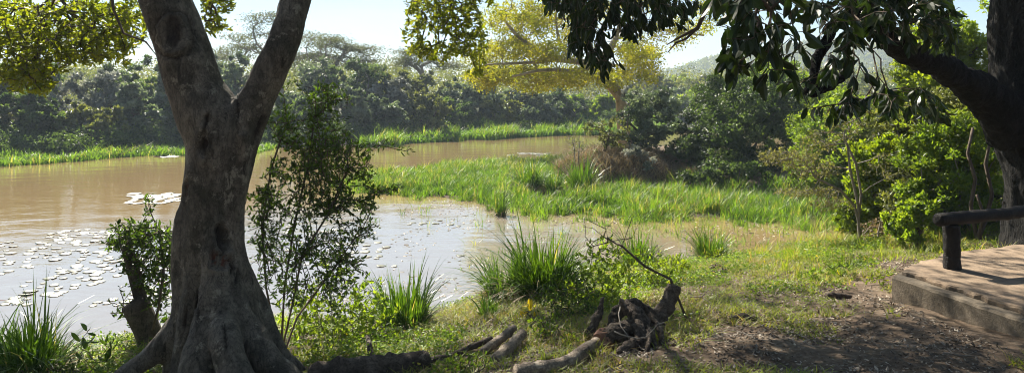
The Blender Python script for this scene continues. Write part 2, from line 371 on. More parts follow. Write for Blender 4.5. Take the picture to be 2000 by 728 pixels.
def water_mat():
    m, n, out = mat('muddy_water')
    geo = n.nodes.new('ShaderNodeNewGeometry'); mp = N(n, 'ShaderNodeMapping'); mp.inputs['Scale'].default_value = (1, 1.6, 1); n.links.new(geo.outputs['Position'], mp.inputs[0])
    n0 = N(n, 'ShaderNodeTexNoise', Scale=.12, Detail=3.0); n.links.new(geo.outputs['Position'], n0.inputs['Vector'])
    mc = N(n, 'ShaderNodeMixRGB'); mc.inputs[1].default_value = (.255, .178, .085, 1); mc.inputs[2].default_value = (.31, .222, .11, 1); n.links.new(n0.outputs['Fac'], mc.inputs[0])
    # pale sky reflection painted into the base colour around the near inlet
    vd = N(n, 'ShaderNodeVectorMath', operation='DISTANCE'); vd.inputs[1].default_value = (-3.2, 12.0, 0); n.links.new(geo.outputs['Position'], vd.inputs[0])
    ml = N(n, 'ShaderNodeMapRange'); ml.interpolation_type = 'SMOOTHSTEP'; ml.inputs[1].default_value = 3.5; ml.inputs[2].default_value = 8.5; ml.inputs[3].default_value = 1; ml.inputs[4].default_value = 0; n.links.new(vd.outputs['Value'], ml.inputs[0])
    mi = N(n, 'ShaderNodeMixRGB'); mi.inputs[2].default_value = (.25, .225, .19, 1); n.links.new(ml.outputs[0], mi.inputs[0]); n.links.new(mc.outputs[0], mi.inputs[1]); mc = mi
    pb = N(n, 'ShaderNodeBsdfPrincipled', Roughness=.03, IOR=1.95); n.links.new(mc.outputs[0], pb.inputs['Base Color'])
    n1 = N(n, 'ShaderNodeTexNoise', Scale=4.5, Detail=3.0, Roughness=.55); n.links.new(mp.outputs[0], n1.inputs['Vector'])
    n2 = N(n, 'ShaderNodeTexNoise', Scale=.7, Detail=2.0); n.links.new(mp.outputs[0], n2.inputs['Vector'])
    ad = N(n, 'ShaderNodeMath', operation='MULTIPLY_ADD'); ad.inputs[1].default_value = .22; n.links.new(n1.outputs['Fac'], ad.inputs[0]); n.links.new(n2.outputs['Fac'], ad.inputs[2])
    bp = N(n, 'ShaderNodeBump', Strength=.22, Distance=.09); n.links.new(ad.outputs[0], bp.inputs['Height']); n.links.new(bp.outputs[0], pb.inputs['Normal'])
    n.links.new(pb.outputs[0], out.inputs[0]); return m
def concrete_mat(name, a, b, c3):
    m, n, out = mat(name)
    geo = n.nodes.new('ShaderNodeNewGeometry')
    n1 = N(n, 'ShaderNodeTexNoise', Scale=2.2, Detail=9.0, Roughness=.7); n.links.new(geo.outputs['Position'], n1.inputs['Vector'])
    n2 = N(n, 'ShaderNodeTexNoise', Scale=38.0, Detail=6.0, Roughness=.7); n.links.new(geo.outputs['Position'], n2.inputs['Vector'])
    rp = N(n, 'ShaderNodeValToRGB'); e = rp.color_ramp.elements; e[0].position = .36; e[0].color = col(c3); e[1].position = .64; e[1].color = col(b)
    x = rp.color_ramp.elements.new(.48); x.color = col(a); n.links.new(n1.outputs['Fac'], rp.inputs[0])
    mr = N(n, 'ShaderNodeMapRange'); mr.inputs[1].default_value = .3; mr.inputs[2].default_value = .7; mr.inputs[3].default_value = .75; mr.inputs[4].default_value = 1.2; n.links.new(n2.outputs['Fac'], mr.inputs[0])
    hs = n.nodes.new('ShaderNodeHueSaturation'); n.links.new(rp.outputs[0], hs.inputs['Color']); n.links.new(mr.outputs[0], hs.inputs['Value'])
    pb = N(n, 'ShaderNodeBsdfPrincipled', Roughness=.9); n.links.new(hs.outputs[0], pb.inputs['Base Color'])
    bp = N(n, 'ShaderNodeBump', Strength=.6, Distance=.012); n.links.new(n2.outputs['Fac'], bp.inputs['Height']); n.links.new(bp.outputs[0], pb.inputs['Normal'])
    n.links.new(pb.outputs[0], out.inputs[0]); return m
def plain_mat(name, c, rough, spec=.5, c2=None, sc=6):
    m, n, out = mat(name)
    geo = n.nodes.new('ShaderNodeNewGeometry'); n1 = N(n, 'ShaderNodeTexNoise', Scale=float(sc), Detail=6.0); n.links.new(geo.outputs['Position'], n1.inputs['Vector'])
    mc = N(n, 'ShaderNodeMixRGB'); mc.inputs[1].default_value = col(c); mc.inputs[2].default_value = col(c2 or c); n.links.new(n1.outputs['Fac'], mc.inputs[0])
    pb = N(n, 'ShaderNodeBsdfPrincipled', Roughness=rough); pb.inputs['Specular IOR Level'].default_value = spec
    n.links.new(mc.outputs[0], pb.inputs['Base Color']); n.links.new(pb.outputs[0], out.inputs[0]); return m
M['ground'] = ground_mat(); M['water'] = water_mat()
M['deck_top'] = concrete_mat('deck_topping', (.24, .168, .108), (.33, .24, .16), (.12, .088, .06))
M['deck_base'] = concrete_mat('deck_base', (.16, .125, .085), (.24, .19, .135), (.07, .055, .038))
M['pad'] = plain_mat('lily_pad_skin', (.03, .05, .018), .42, .5, (.20, .18, .10), 7)
M['mud'] = plain_mat('mud', (.05, .036, .026), .9, .3, (.12, .085, .06))
M['hill'] = plain_mat('hill_soil', (.05, .065, .03), .95, .2, (.10, .10, .05), .05)

# ------------------------------------------------------------------ terrain
def ys(x): return np.interp(x, [-80, -30, -12, -6, -4.5, -3, -.9, -.4, .1, 1, 3.8, 5, 7, 8.5, 10, 30, 90], [-30, -4, 5, 7.7, 8.3, 9.2, 9.6, 10.3, 11.0, 11.6, 12.8, 13.6, 14.6, 17, 25, 31, 36])
def yf(x): return np.interp(x, [-90, -40, -24, -19, -17.5, -10, -7.5, -3, 3.6, 12, 30, 90], [2, 18, 30, 33, 37, 40, 43, 48, 54, 60, 66, 80])
def bed_near(x): return np.interp(x, [-5.5, -4.4, -2.4, -.9, 0, 1.1, 3.3, 5.4, 6.6, 9], [22.5, 21.0, 20.2, 19.1, 17.4, 16.7, 16.3, 16.0, 15.7, 17.5])
def bed_far(x): return np.interp(x, [-5.5, -4.8, -2, 2, 4], [23.5, 25, 29.5, 31, 33])
def bedmask(x, y):
    s = np.minimum(np.minimum(y - bed_near(x), bed_far(x) - y), (x + 5.4) * 1.5) + .9 * fbm(x * .9, y * .7, 31)
    return s
def height(x, y):
    s = ys(x) - y + .5 * fbm(x * .8, y * .8, 3, 3)
    near = np.where(s > 0, 1.3 * (1 - np.exp(-np.maximum(s, 0) / 5.5)), np.maximum(s * .22, -1))
    near = np.where((x > 8) & (y > 12), np.minimum(near, .8), near)
    s2 = y - yf(x); far = np.where(s2 > 0, 1.5 * (1 - np.exp(-np.maximum(s2, 0) / 9)), np.maximum(s2 * .2, -1))
    z = np.maximum(near, far)
    for cx, cy_, rx, ry, hh in ((3.6, 24.3, 2.4, 2.6, 1.0), (8.5, 25, 5.2, 5.6, .75), (7.0, 31, 5.0, 4.5, .6)):
        q = 1 - ((x - cx) / rx) ** 2 - ((y - cy_) / ry) ** 2
        z = np.maximum(z, np.maximum(hh * (1 - np.exp(-np.maximum(q, 0) * 2.2)) + np.minimum(q, 0) * .6, -1))
    b = bedmask(x, y); z = np.maximum(z, np.clip(-.25 + b * .3, -1, .02))
    z = z + .05 * fbm(x * 2.1, y * 2.1, 5) * np.clip(z * 3 + .3, 0, 1) + .02 * fbm(x * 9, y * 9, 9, 2) * np.clip(z * 3, 0, 1)
    far_r = np.clip((y - 70) / 150, 0, 1); z = z + far_r * 1.5 * (1 + fbm(x * .02, y * .02, 12))
    return z
def G(x, y): return float(height(np.array([float(x)]), np.array([float(y)]))[0])

def lines(a, b, st, far, g=1.18):
    c = list(np.arange(a, b + st / 2, st)); s = st; lo = a; hi = b; L = []; H = []
    while lo > far[0]: s = min(s * g, 60); lo -= s; L.append(lo)
    s = st
    while hi < far[1]: s = min(s * g, 60); hi += s; H.append(hi)
    return np.array(L[::-1] + c + H)
gx = lines(-9, 9, .14, (-880, 880)); gy = lines(3, 34, .14, (-880, 880))
X, Y = np.meshgrid(gx, gy); Z = height(X, Y)
a = Acc(); nx, ny = len(gx), len(gy)
i = np.arange(ny - 1)[:, None] * nx + np.arange(nx - 1)[None]
a.add(np.stack([X, Y, Z], -1).reshape(-1, 3), np.stack([i, i + 1, i + nx + 1, i + nx], -1).reshape(-1, 4))
struct('ground', a, M['ground'], True)
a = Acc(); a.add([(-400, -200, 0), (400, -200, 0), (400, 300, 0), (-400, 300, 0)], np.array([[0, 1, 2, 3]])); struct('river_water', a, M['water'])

# distant hill
hx = np.linspace(-60, 420, 130); hy = np.linspace(300, 640, 60); X, Y = np.meshgrid(hx, hy)
def hillz(X, Y):
    ridge = np.interp(X, [-60, 40, 74, 100, 120, 170, 300, 420], [2, 4, 9, 17, 21.5, 27, 31, 16])
    return ridge * np.exp(-((Y - 420) / 95) ** 2) * (1 + .16 * fbm(X * .012, Y * .012, 4)) + 1.4 * fbm(X * .05, Y * .05, 2, 3)
Z = hillz(X, Y); a = Acc(); nx = 130; i = np.arange(59)[:, None] * nx + np.arange(nx - 1)[None]
a.add(np.stack([X, Y, Z], -1).reshape(-1, 3), np.stack([i, i + 1, i + nx + 1, i + nx], -1).reshape(-1, 4))
struct('hill', a, M['hill'], True)
a = Acc(); n = 5200; tx = rng.uniform(20, 330, n); ty = rng.uniform(320, 440, n); tz = hillz(tx, ty); per = 26
r = rng.uniform(1.2, 2.9, n); pp = sphere_pts(n * per) * np.repeat(r, per)[:, None] * rng.uniform(.6, 1.05, (n * per, 1)); pp[:, 2] *= .75
pp += np.repeat(np.stack([tx, ty, tz + r * .8], 1), per, 0)
leaves(a, pp, sphere_pts(n * per), rng.uniform(.7, 1.5, n * per), .8, np.repeat(rng.random(n), per) * .7 + .3 * rng.random(n * per))
tag(struct('hillside_woodland', a, M['l_olive'], kind='stuff'), 'bushy woodland covering the far hill')

# ------------------------------------------------------------------ trees: general
def canopy(acc, lobes, nclump, per, L, ratio=.6, tpl=LQ, flat=1.0, up=.2, shell=.55, cr=.20, low=-.6):
    "leafy clumps spread through ellipsoid lobes [(centre, radii)]; returns clump centres"
    vol = np.array([l[1][0] * l[1][1] * l[1][2] for l in lobes]) ** (2 / 3); vol /= vol.sum()
    cs = []
    for k, (c, r3) in enumerate(lobes):
        n = max(3, int(nclump * vol[k])); d = sphere_pts(n); d[:, 2] = np.where(d[:, 2] < low, -d[:, 2], d[:, 2])
        rr = rng.uniform(shell, 1.0, (n, 1)) * (1 + .18 * rng.normal(size=(n, 1)))
        cs.append(np.asarray(c) + d * rr * np.asarray(r3))
        R_ = np.mean(r3) * cr
        m = n * per; s = rng.uniform(.55, 1.5, n)
        q = sphere_pts(m) * (rng.random((m, 1)) ** .45) * R_ * np.repeat(s, per)[:, None]; q[:, 2] *= .75 * flat
        ctint = rng.random(n)
        pos = np.repeat(cs[-1], per, 0) + q
        dirn = .35 * unit(q) + rng.normal(0, .8, (m, 3)); dirn[:, 2] += up; nr_ = unit(q) + .45 * unit(np.repeat(cs[-1] - np.asarray(c), per, 0)) + np.array([0, 0, .45]) + rng.normal(0, .42, (m, 3))
        leaves(acc, pos, dirn, L * rng.uniform(.6, 1.4, m), ratio, np.clip(.72 * np.repeat(ctint ** 1.5, per) + .36 * rng.random(m) - .04, 0, 1), tpl, nrm=nr_)
    return np.concatenate(cs)

def far_bush(px, top, w, d, label, leafm, name='bush', base=None, seed=0, per=90, L=.17, n=None, group='dense trees of the far bank', cat='tree', xoff=0, depth=None, skirt=True):
    x = (px - 1000) / F * d; W = w / F * d; bz = max(G(x, d), 0) - .05 if base is None else base
    tz = EYE + (HY - top) / F * d; H = tz - bz
    t = thing(name, label, cat, (x, d, bz), group)
    D = depth or min(W * .8, 5)
    lob = []
    k = max(4, int(W / 1.6) + 2)
    for q in range(k):
        fx = rng.uniform(-.36, .36); hh = H * (rng.uniform(.72, 1.05) if q else 1.0) * (1 - .35 * abs(fx)); rz = hh * rng.uniform(.28, .42)
        lob.append(((x + fx * W, d + rng.uniform(-.3, .3) * D, bz + hh - rz * 1.02), (W * rng.uniform(.16, .28), D * rng.uniform(.22, .34), rz)))
    if skirt:
        for q in range(k):
            lob.append(((x + rng.uniform(-.42, .42) * W, d + rng.uniform(-.45, -.1) * D, bz + H * rng.uniform(.12, .35)), (W * .2, D * .22, H * .22)))
    n = n or int(19 * len(lob) ** .9)
    f = Acc(); cs = canopy(f, lob, n, per, L)
    sel = cs[rng.permutation(len(cs))[:46]]
    ch = grow([(x, d, bz), (x + .05 * W, d, bz + .18 * H), (x, d, bz + .32 * H)], sel, .5, .2, .02, .05 + .03 * H)
    b = Acc(); wood(b, ch)
    obj('trunk', b, M['grey_twig'] if seed % 3 == 1 else M['twig'], t, True); obj('crown', f, M[leafm], t)
    return t

def acacia(px, top, w, d, label, trunk_px, layers, lm='l_acacia', group='flat topped acacias above the far bank', base_py=None):
    "flat-topped tree: layers = [(px, py, half width px, half height px, clumps)]"
    x = (trunk_px - 1000) / F * d; bz = max(G(x, d), 0)
    t = thing('acacia_tree', label, 'tree', (x, d, bz), group)
    f = Acc(); T = []
    for (lx, ly, hw, hh, n) in layers:
        c = P(lx, ly, d); rr = np.array([hw / F * d, hw / F * d * .7, hh / F * d])
        q = rng.uniform(-1, 1, (n, 3)); q = q / np.maximum(1, np.linalg.norm(q[:, :2], axis=1, keepdims=True)); q[:, 2] = rng.normal(0, 1.0, n) - .3 * (q[:, 0] ** 2)
        cc = c + q * rr; T.append(cc)
        per = 135; m = n * per; o = rng.normal(size=(m, 3)) * np.array([.5, .5, .12]) * (d / 55)
        pos = np.repeat(cc, per, 0) + o; dd = rng.normal(size=(m, 3)); dd[:, 2] *= .35
        leaves(f, pos, dd, rng.uniform(.05, .13, m) * d / 55 * 1.3, .5, np.clip(.5 * np.repeat(rng.random(n), per) + .5 * rng.random(m), 0, 1))
    T = np.concatenate(T); zt = T[:, 2].min(); fork = P(trunk_px, HY - (zt - EYE) / d * F + 18, d)
    root = [np.array([x, d, bz]), np.array([x + .1, d, (bz + fork[2]) / 2]), fork]
    ch = grow(root, T, .6, .22, .028, .19, sag=-.04, back=.15)
    b = Acc(); wood(b, ch); obj('trunk', b, M['grey_twig'], t, True); obj('crown', f, M[lm], t)
    return t

# far bank, left of the forked tree
FB = [
 (-60, 128, 230, 43, 'broad olive tree on the far bank at the left edge of the photo', 'l_olive'),
 (60, 112, 170, 50, 'taller dark tree rising behind the olive tree at the far left', 'l_deep'),
 (70, 178, 150, 39, 'dark green bush above the left reed bank, nearest the left edge', 'l_deep'),
 (172, 140, 140, 41, 'tree frosted with pale blossom above the left reed bank', 'l_pale'),
 (175, 215, 120, 38, 'low dull green bush under the pale blossoming tree', 'l_olive'),
 (262, 128, 130, 44, 'deep green tree just right of the pale blossoming tree', 'l_deep'),
 (268, 165, 100, 40, 'silvery green bush on the far bank between reeds and fork trunk', 'l_grey'),
 (335, 118, 120, 46, 'dark tree partly hidden behind the left limb of the forked tree', 'l_grey'),
 (330, 210, 100, 39, 'dark low bush overhanging the water left of the fork trunk', 'l_deep'),
 (440, 118, 100, 50, 'grey green tree seen through the fork of the trunk', 'l_grey'),
 (480, 145, 110, 46, 'pale leaved bush seen low in the fork of the trunk', 'l_pale'),
 (600, 128, 130, 48, 'grey green tree right of the leaning right limb', 'l_grey'),
 (560, 190, 140, 45, 'dark bush behind the slender shrub beside the fork trunk', 'l_deep'),
 (690, 128, 120, 52, 'deep green tree topped by thin twigs behind the slender shrub', 'l_deep'),
 (672, 185, 110, 47, 'silvery bush above the slender shrub of the near bank', 'l_grey'),
 (745, 136, 110, 54, 'rounded mid green tree on the skyline at the left of the open sky', 'l_olive'),
 (752, 158, 80, 50, 'bush with a whitish blossoming top below the open sky', 'l_pale'),
 (735, 205, 110, 48, 'dark spreading bush at the left end of the far reed strip', 'l_grey'),
 (812, 190, 120, 50, 'rounded grey olive bush in the middle of the far bank', 'l_olive'),
 (838, 150, 130, 56, 'scrubby tree under the small flat topped acacia', 'l_olive'),
 (880, 205, 110, 51, 'dark arching bush hanging over the far reed strip', 'l_deep'),
 (925, 160, 130, 56, 'mid green tree under the left tip of the yellow crown', 'l_grey'),
 (960, 205, 110, 53, 'light olive bush under the yellow crown', 'l_olive'),
 (1020, 178, 120, 56, 'shaded grey green tree below the yellow crown', 'l_grey'),
 (1040, 212, 100, 54, 'small silvery bush near the right end of the far reed strip', 'l_grey'),
 (1100, 185, 110, 58, 'very dark tree just left of the yellow tree trunk', 'l_deep'),
 (1150, 195, 90, 60, 'yellow green bush behind the yellow tree trunk', 'l_mid'),
 (1262, 140, 120, 84, 'distant olive tree right of the yellow tree trunk', 'l_olive'),
 (1330, 152, 130, 92, 'distant light green tree at the foot of the hill', 'l_mid'),
 (1395, 148, 120, 86, 'distant rounded tree below the right shoulder of the hill', 'l_olive'),
 (1295, 172, 150, 68, 'grey green thicket beyond the hidden reach of river', 'l_grey'),
 (1410, 176, 160, 66, 'green thicket beyond the river, right of the hill foot', 'l_mid'),
 (1500, 150, 180, 62, 'broad tree glimpsed behind the big hanging leaves', 'l_olive'),
 (1620, 130, 190, 60, 'broad olive tree behind the leafless sapling top', 'l_olive'),
 (1740, 120, 200, 58, 'dark tree far behind the lime green bush', 'l_grey'),
 (1870, 90, 170, 55, 'blue green tree seen in the gap left of the right trunk', 'l_grey'),
]
for k, (px, top, w, d, lab, lm) in enumerate(FB):
    top -= 16 if px < 1200 else 4
    if px < 1200:
        d0 = d; off = (3.2 if top > 160 else (5.5 if top > 137 else 8.5)) + (k % 3) * .5
        for _ in range(12): d = .5 * d + .5 * (float(yf((px - 1000) / F * d)) + off)
    far_bush(px, top, w, d, lab, lm, 'bushy_tree' if 'tree' in lab else 'bush', seed=k, cat='tree' if 'tree' in lab and 'bush' not in lab.split(' above')[0].split(' behind')[0].split(' under')[0] else 'bush',
             L=.165 if d < 60 else .24, per=85 if d < 60 else 80)
# a far wood closes the skyline behind the individual trees
a = Acc(); n = 420; tx = rng.uniform(-75, 95, n); ty = rng.uniform(68, 110, n); per = 420
r = rng.uniform(2.2, 3.6, n); hh = rng.uniform(2.6, 4.6, n) + (ty - 70) * .02
pp = sphere_pts(n * per) * np.repeat(r, per)[:, None] * rng.uniform(.5, 1.05, (n * per, 1)); pp[:, 2] *= .8
pp += np.repeat(np.stack([tx, ty, height(tx, ty) + hh - r * .55], 1), per, 0)
leaves(a, pp, sphere_pts(n * per), rng.uniform(.16, .34, n * per), .7, np.clip(np.repeat(rng.random(n), per) * .6 + .4 * rng.random(n * per), 0, 1))
tag(struct('distant_wood', a, M['l_olive'], kind='stuff'), 'unbroken scrubby wood behind the far bank trees')

acacia(520, 25, 200, 58, 'tall layered acacia behind the right limb of the forked tree', 548,
       [(525, 38, 38, 7, 14), (500, 68, 52, 6, 16), (470, 92, 40, 5, 12), (590, 78, 52, 8, 20), (555, 108, 60, 6, 16), (455, 112, 26, 4, 7), (620, 108, 40, 7, 14)])
acacia(670, 75, 150, 56, 'wide feathery acacia at the left of the open sky', 655,
       [(630, 84, 34, 8, 16), (672, 92, 30, 7, 12), (712, 98, 26, 4, 10), (665, 116, 52, 6, 18), (612, 122, 40, 6, 12), (720, 118, 16, 4, 5)])
acacia(830, 98, 130, 57, 'small flat topped acacia standing alone under the open sky', 828,
       [(822, 106, 40, 4, 16), (835, 118, 56, 6, 22), (790, 124, 22, 4, 7), (880, 128, 26, 4, 8)])
acacia(425, 98, 60, 60, 'low thin acacia crown between the two limbs of the forked tree', 425, [(425, 104, 26, 5, 8), (412, 114, 22, 4, 6)])
acacia(105, 55, 140, 52, 'pale acacia behind the sunlit leaves at top left', 112, [(100, 62, 46, 8, 14), (150, 78, 40, 7, 12), (60, 82, 40, 7, 10), (240, 70, 40, 8, 12)])
acacia(1255, 130, 60, 80, 'thin distant acacia just right of the yellow tree', 1258, [(1245, 136, 22, 4, 8), (1270, 144, 18, 4, 6)])

# ------------------------------------------------------------------ yellow-barked tree on the island
dF = 32.0
base = P(1222, 222, dF); base[2] = G(base[0], base[1]) - .1
T = thing('yellow_tree', 'spreading yellow leaved tree with pale leaning trunk on the island', 'tree', tuple(base))
lob = [(960, 148, 46, 20, 46), (1040, 152, 50, 22, 50), (1110, 152, 40, 20, 30), (940, 118, 30, 14, 14), (1000, 92, 55, 22, 44), (1080, 100, 45, 22, 30), (1010, 40, 70, 34, 60), (1100, 40, 70, 34, 44),
       (1195, 150, 36, 16, 26), (1255, 112, 32, 20, 32), (1225, 90, 20, 18, 12), (1290, 60, 60, 30, 18), (1350, 60, 40, 30, 10), (1190, -10, 90, 40, 60), (1300, -40, 90, 50, 46), (1070, -50, 90, 40, 60), (1155, 60, 30, 30, 8),
       (1262, 148, 18, 8, 6), (1390, 20, 40, 30, 14)]
f = Acc(); TT = []
for (lx, ly, hw, hh, n) in lob:
    q = sphere_pts(n) * rng.random((n, 1)) ** .33; dd = dF + rng.uniform(-2.6, 2.6)
    cc = np.stack([P(lx + hw * a_[0], ly + hh * a_[2], dd + 1.4 * a_[1]) for a_ in q]); TT.append(cc)
    n = int(n * 1.3); per = 62; qx = sphere_pts(n) * rng.random((n, 1)) ** .33; cc = np.stack([P(lx + hw * 1.1 * a_[0], ly + hh * 1.2 * a_[2], dd + 2.0 * a_[1]) for a_ in qx]); m = n * per; o = rng.normal(size=(m, 3)) * np.array([.19, .19, .12])
    leaves(f, np.repeat(cc, per, 0) + o, rng.normal(size=(m, 3)) + np.array([0, 0, -.2]), rng.uniform(.08, .14, m), .55,
           np.clip(.6 * np.repeat(rng.random(n), per) + .4 * rng.random(m), 0, 1), LQ)
TT = np.concatenate(TT)
trk = np.array([base, P(1214, 192, dF), P(1196, 168, dF - .1), P(1180, 150, dF - .2), P(1172, 130, dF - .2), P(1168, 118, dF - .2)])
b = Acc(); tube(b, trk, [.33, .27, .26, .27, .26, .21], 12)
limbs = []
def limb(pts, r0, r1):
    pts = np.array(pts); tube(b, pts, np.linspace(r0, r1, len(pts)), 8); limbs.append(pts)
limb([P(1172, 124, dF - .2), P(1140, 122, 31.6), P(1090, 116, 31.2), P(1050, 100, 30.8), P(1010, 70, 30.6), P(985, 40, 30.5)], .17, .05)
limb([P(1090, 116, 31.2), P(1050, 122, 31), P(1000, 124, 30.8), P(950, 126, 30.6)], .10, .03)
limb([P(1178, 140, dF - .2), P(1150, 132, 31.3), P(1120, 142, 31), P(1090, 136, 30.8), P(1050, 138, 30.4), P(1000, 150, 30.2)], .15, .04)
limb([P(1168, 120, dF - .2), P(1190, 98, 32), P(1204, 74, 32.2), P(1222, 62, 32.3), P(1262, 54, 32.5), P(1320, 62, 32.8), P(1375, 70, 33)], .19, .03)
limb([P(1204, 74, 32.2), P(1212, 45, 32.2), P(1232, 10, 32), P(1250, -50, 32)], .13, .04)
limb([P(1172, 122, dF), P(1200, 128, 32.4), P(1240, 130, 32.8), P(1275, 122, 33)], .08, .02)
limb([P(1110, 110, 31.5), P(1092, 80, 31.8), P(1085, 40, 32), P(1090, -20, 32)], .08, .03)
ch = []
allr = np.concatenate([l for l in limbs])
for l in limbs:
    near = TT[np.argmin(np.stack([np.linalg.norm(TT[:, None] - q[None], axis=2).min(1) for q in limbs]), 0) == [id(z) for z in limbs].index(id(l))]
    near = near[rng.permutation(len(near))[:170]]
    if len(near): ch += grow(list(l), near, .5, .2, .012, .05, back=.05)[1:]
wood(b, ch)
obj('trunk', b, M['fever_bark'], T, True); obj('crown', f, M['l_fever'], T)

# ------------------------------------------------------------------ trunk sculpting (voxel remesh)
def sculpt(tubes, voxel, smooth=6):
    a = Acc()
    for pts, rad in tubes:
        pts = np.array(pts); rad = np.array(rad, float)
        s = np.linspace(0, len(pts) - 1, (len(pts) - 1) * 5 + 1)
        # Catmull-Rom through the joints
        ps = []; rs = []
        for v in s:
            k = min(int(v), len(pts) - 2); t = v - k
            p0, p1, p2, p3 = pts[max(k - 1, 0)], pts[k], pts[k + 1], pts[min(k + 2, len(pts) - 1)]
            ps.append(.5 * ((2 * p1) + (p2 - p0) * t + (2 * p0 - 5 * p1 + 4 * p2 - p3) * t * t + (3 * p1 - p0 - 3 * p2 + p3) * t ** 3)); rs.append(rad[k] * (1 - t) + rad[k + 1] * t)
        tube(a, ps, rs, 16)
    me = a.mesh('tmp'); o = bpy.data.objects.new('tmp', me); C.objects.link(o)
    m = o.modifiers.new('r', 'REMESH'); m.mode = 'VOXEL'; m.voxel_size = voxel; m.use_smooth_shade = True
    m2 = o.modifiers.new('s', 'SMOOTH'); m2.factor = .5; m2.iterations = smooth
    dg = bpy.context.evaluated_depsgraph_get(); out = bpy.data.meshes.new_from_object(o.evaluated_get(dg))
    bpy.data.objects.remove(o); bpy.data.meshes.remove(me)
    return out

def get_co(me):
    c = np.empty(len(me.vertices) * 3, np.float32); me.vertices.foreach_get('co', c); nn = np.empty_like(c); me.vertices.foreach_get('normal', nn)
    return c.reshape(-1, 3).astype(float), nn.reshape(-1, 3).astype(float)
def set_co(me, c): me.vertices.foreach_set('co', c.astype(np.float32).ravel()); me.update()
def add_attr(me, name, v):
    a_ = me.attributes.new(name, 'FLOAT', 'POINT'); a_.data.foreach_set('value', v.astype(np.float32))
def noise3(c, sc, st=(1, 1, 1)):
    return np.array([mnoise.noise(Vector((p[0] * sc * st[0], p[1] * sc * st[1], p[2] * sc * st[2]))) for p in c])

dT = 5.6
rk = .92
def q(px, py, d, rpx): return P(px, py, d), rk * rpx * d / F
def path(*a): return [x[0] for x in a], [x[1] for x in a]
fig_t = [
 path(q(430, 800, 5.6, 92), q(430, 735, 5.6, 86), q(420, 650, 5.6, 78), q(412, 570, 5.6, 72), q(410, 480, 5.6, 70), q(416, 400, 5.6, 66), q(424, 330, 5.6, 64), q(428, 270, 5.6, 70), q(402, 215, 5.6, 64), q(383, 175, 5.6, 56),
      q(360, 100, 5.6, 56), q(341, 50, 5.6, 55), q(320, 0, 5.6, 53), q(290, -90, 5.7, 48), q(270, -250, 6.0, 40), q(250, -480, 6.6, 26), q(230, -600, 7, 16)),
 path(q(440, 380, 5.6, 46), q(455, 300, 5.6, 48), q(468, 255, 5.6, 50), q(488, 218, 5.6, 43), q(507, 185, 5.6, 37), q(533, 132, 5.6, 34), q(552, 88, 5.6, 32), q(578, 0, 5.7, 31), q(602, -90, 5.9, 28), q(660, -260, 6.6, 22), q(720, -420, 7.4, 14)),
 path(q(372, 385, 5.55, 14), q(362, 420, 5.5, 22), q(358, 470, 5.5, 25), q(358, 540, 5.5, 26), q(362, 600, 5.5, 30), q(358, 670, 5.5, 34), q(345, 760, 5.5, 36)),
 path(q(420, 400, 5.50, 20), q(422, 470, 5.42, 28), q(424, 540, 5.34, 32), q(416, 600, 5.26, 35), q(400, 660, 5.16, 36), q(388, 720, 5.05, 40), q(378, 800, 4.95, 44)),
 path(q(440, 480, 5.50, 26), q(448, 560, 5.40, 30), q(462, 620, 5.3, 34), q(494, 670, 5.25, 38), q(530, 710, 5.2, 30), q(575, 745, 5.1, 24), q(640, 800, 5.0, 18)),
 path(q(462, 500, 5.6, 20), q(480, 560, 5.65, 28), q(505, 620, 5.7, 30), q(530, 668, 5.7, 24), q(560, 700, 5.75, 16), q(600, 730, 5.8, 10)),
 path(q(356, 620, 5.5, 26), q(325, 668, 5.45, 30), q(280, 705, 5.4, 22), q(235, 735, 5.3, 17), q(180, 770, 5.2, 12)),
 path(q(430, 520, 5.45, 24), q(438, 610, 5.24, 30), q(446, 680, 5.0, 34), q(462, 740, 4.9, 38), q(490, 800, 4.8, 34)),
 path(q(475, 260, 5.45, 12), q(474, 320, 5.5, 16), q(460, 400, 5.5, 20), q(458, 470, 5.5, 22), q(474, 560, 5.5, 28), q(490, 640, 5.5, 30), q(500, 740, 5.5, 34)),
 path(q(395, 250, 5.50, 20), q(388, 330, 5.44, 22), q(390, 420, 5.42, 22), q(385, 520, 5.42, 24), q(372, 640, 5.36, 28), q(360, 760, 5.3, 30)),
]
me = sculpt(fig_t, .015, 20)
c, nn = get_co(me)
c += nn * (.020 * noise3(c, 4.5, (1, 1, .22)) + .009 * noise3(c, 12, (1, 1, .3)) + .0035 * noise3(c, 38, (1, 1, .5)))[:, None]
ppx = 1000 + c[:, 0] / c[:, 1] * F; ppy = HY - (c[:, 2] - EYE) / c[:, 1] * F   # where features sit on the bark
front = nn[:, 1] < -.15; scar = np.zeros(len(c)); raw = np.zeros(len(c)); push = np.zeros(len(c))
wob = noise3(c, 9) + .9 * noise3(c, 26) + .5 * noise3(c, 60)
def oval(cx, cy_, rx, ry, ang=0, wobble=.12):
    ca, sa = math.cos(ang), math.sin(ang); dx, dy = ppx - cx, ppy - cy_
    return np.sqrt(((dx * ca + dy * sa) / rx) ** 2 + ((-dx * sa + dy * ca) / ry) ** 2) + wobble * wob
e = oval(340, 68, 40, 46, -.08)                                   # healed branch scar: ring, then the dark heart
push += front * (-.016 * np.exp(-((e - 1) / .07) ** 2) + .012 * np.exp(-((e - .78) / .16) ** 2)); scar += front * .75 * np.exp(-((e - 1) / .055) ** 2)
e = oval(337, 62, 17, 33, 0); push += front * (-.05 * np.clip(1.15 - e, 0, 1)); scar += front * np.clip((1.1 - e) * 3.2, 0, .85)
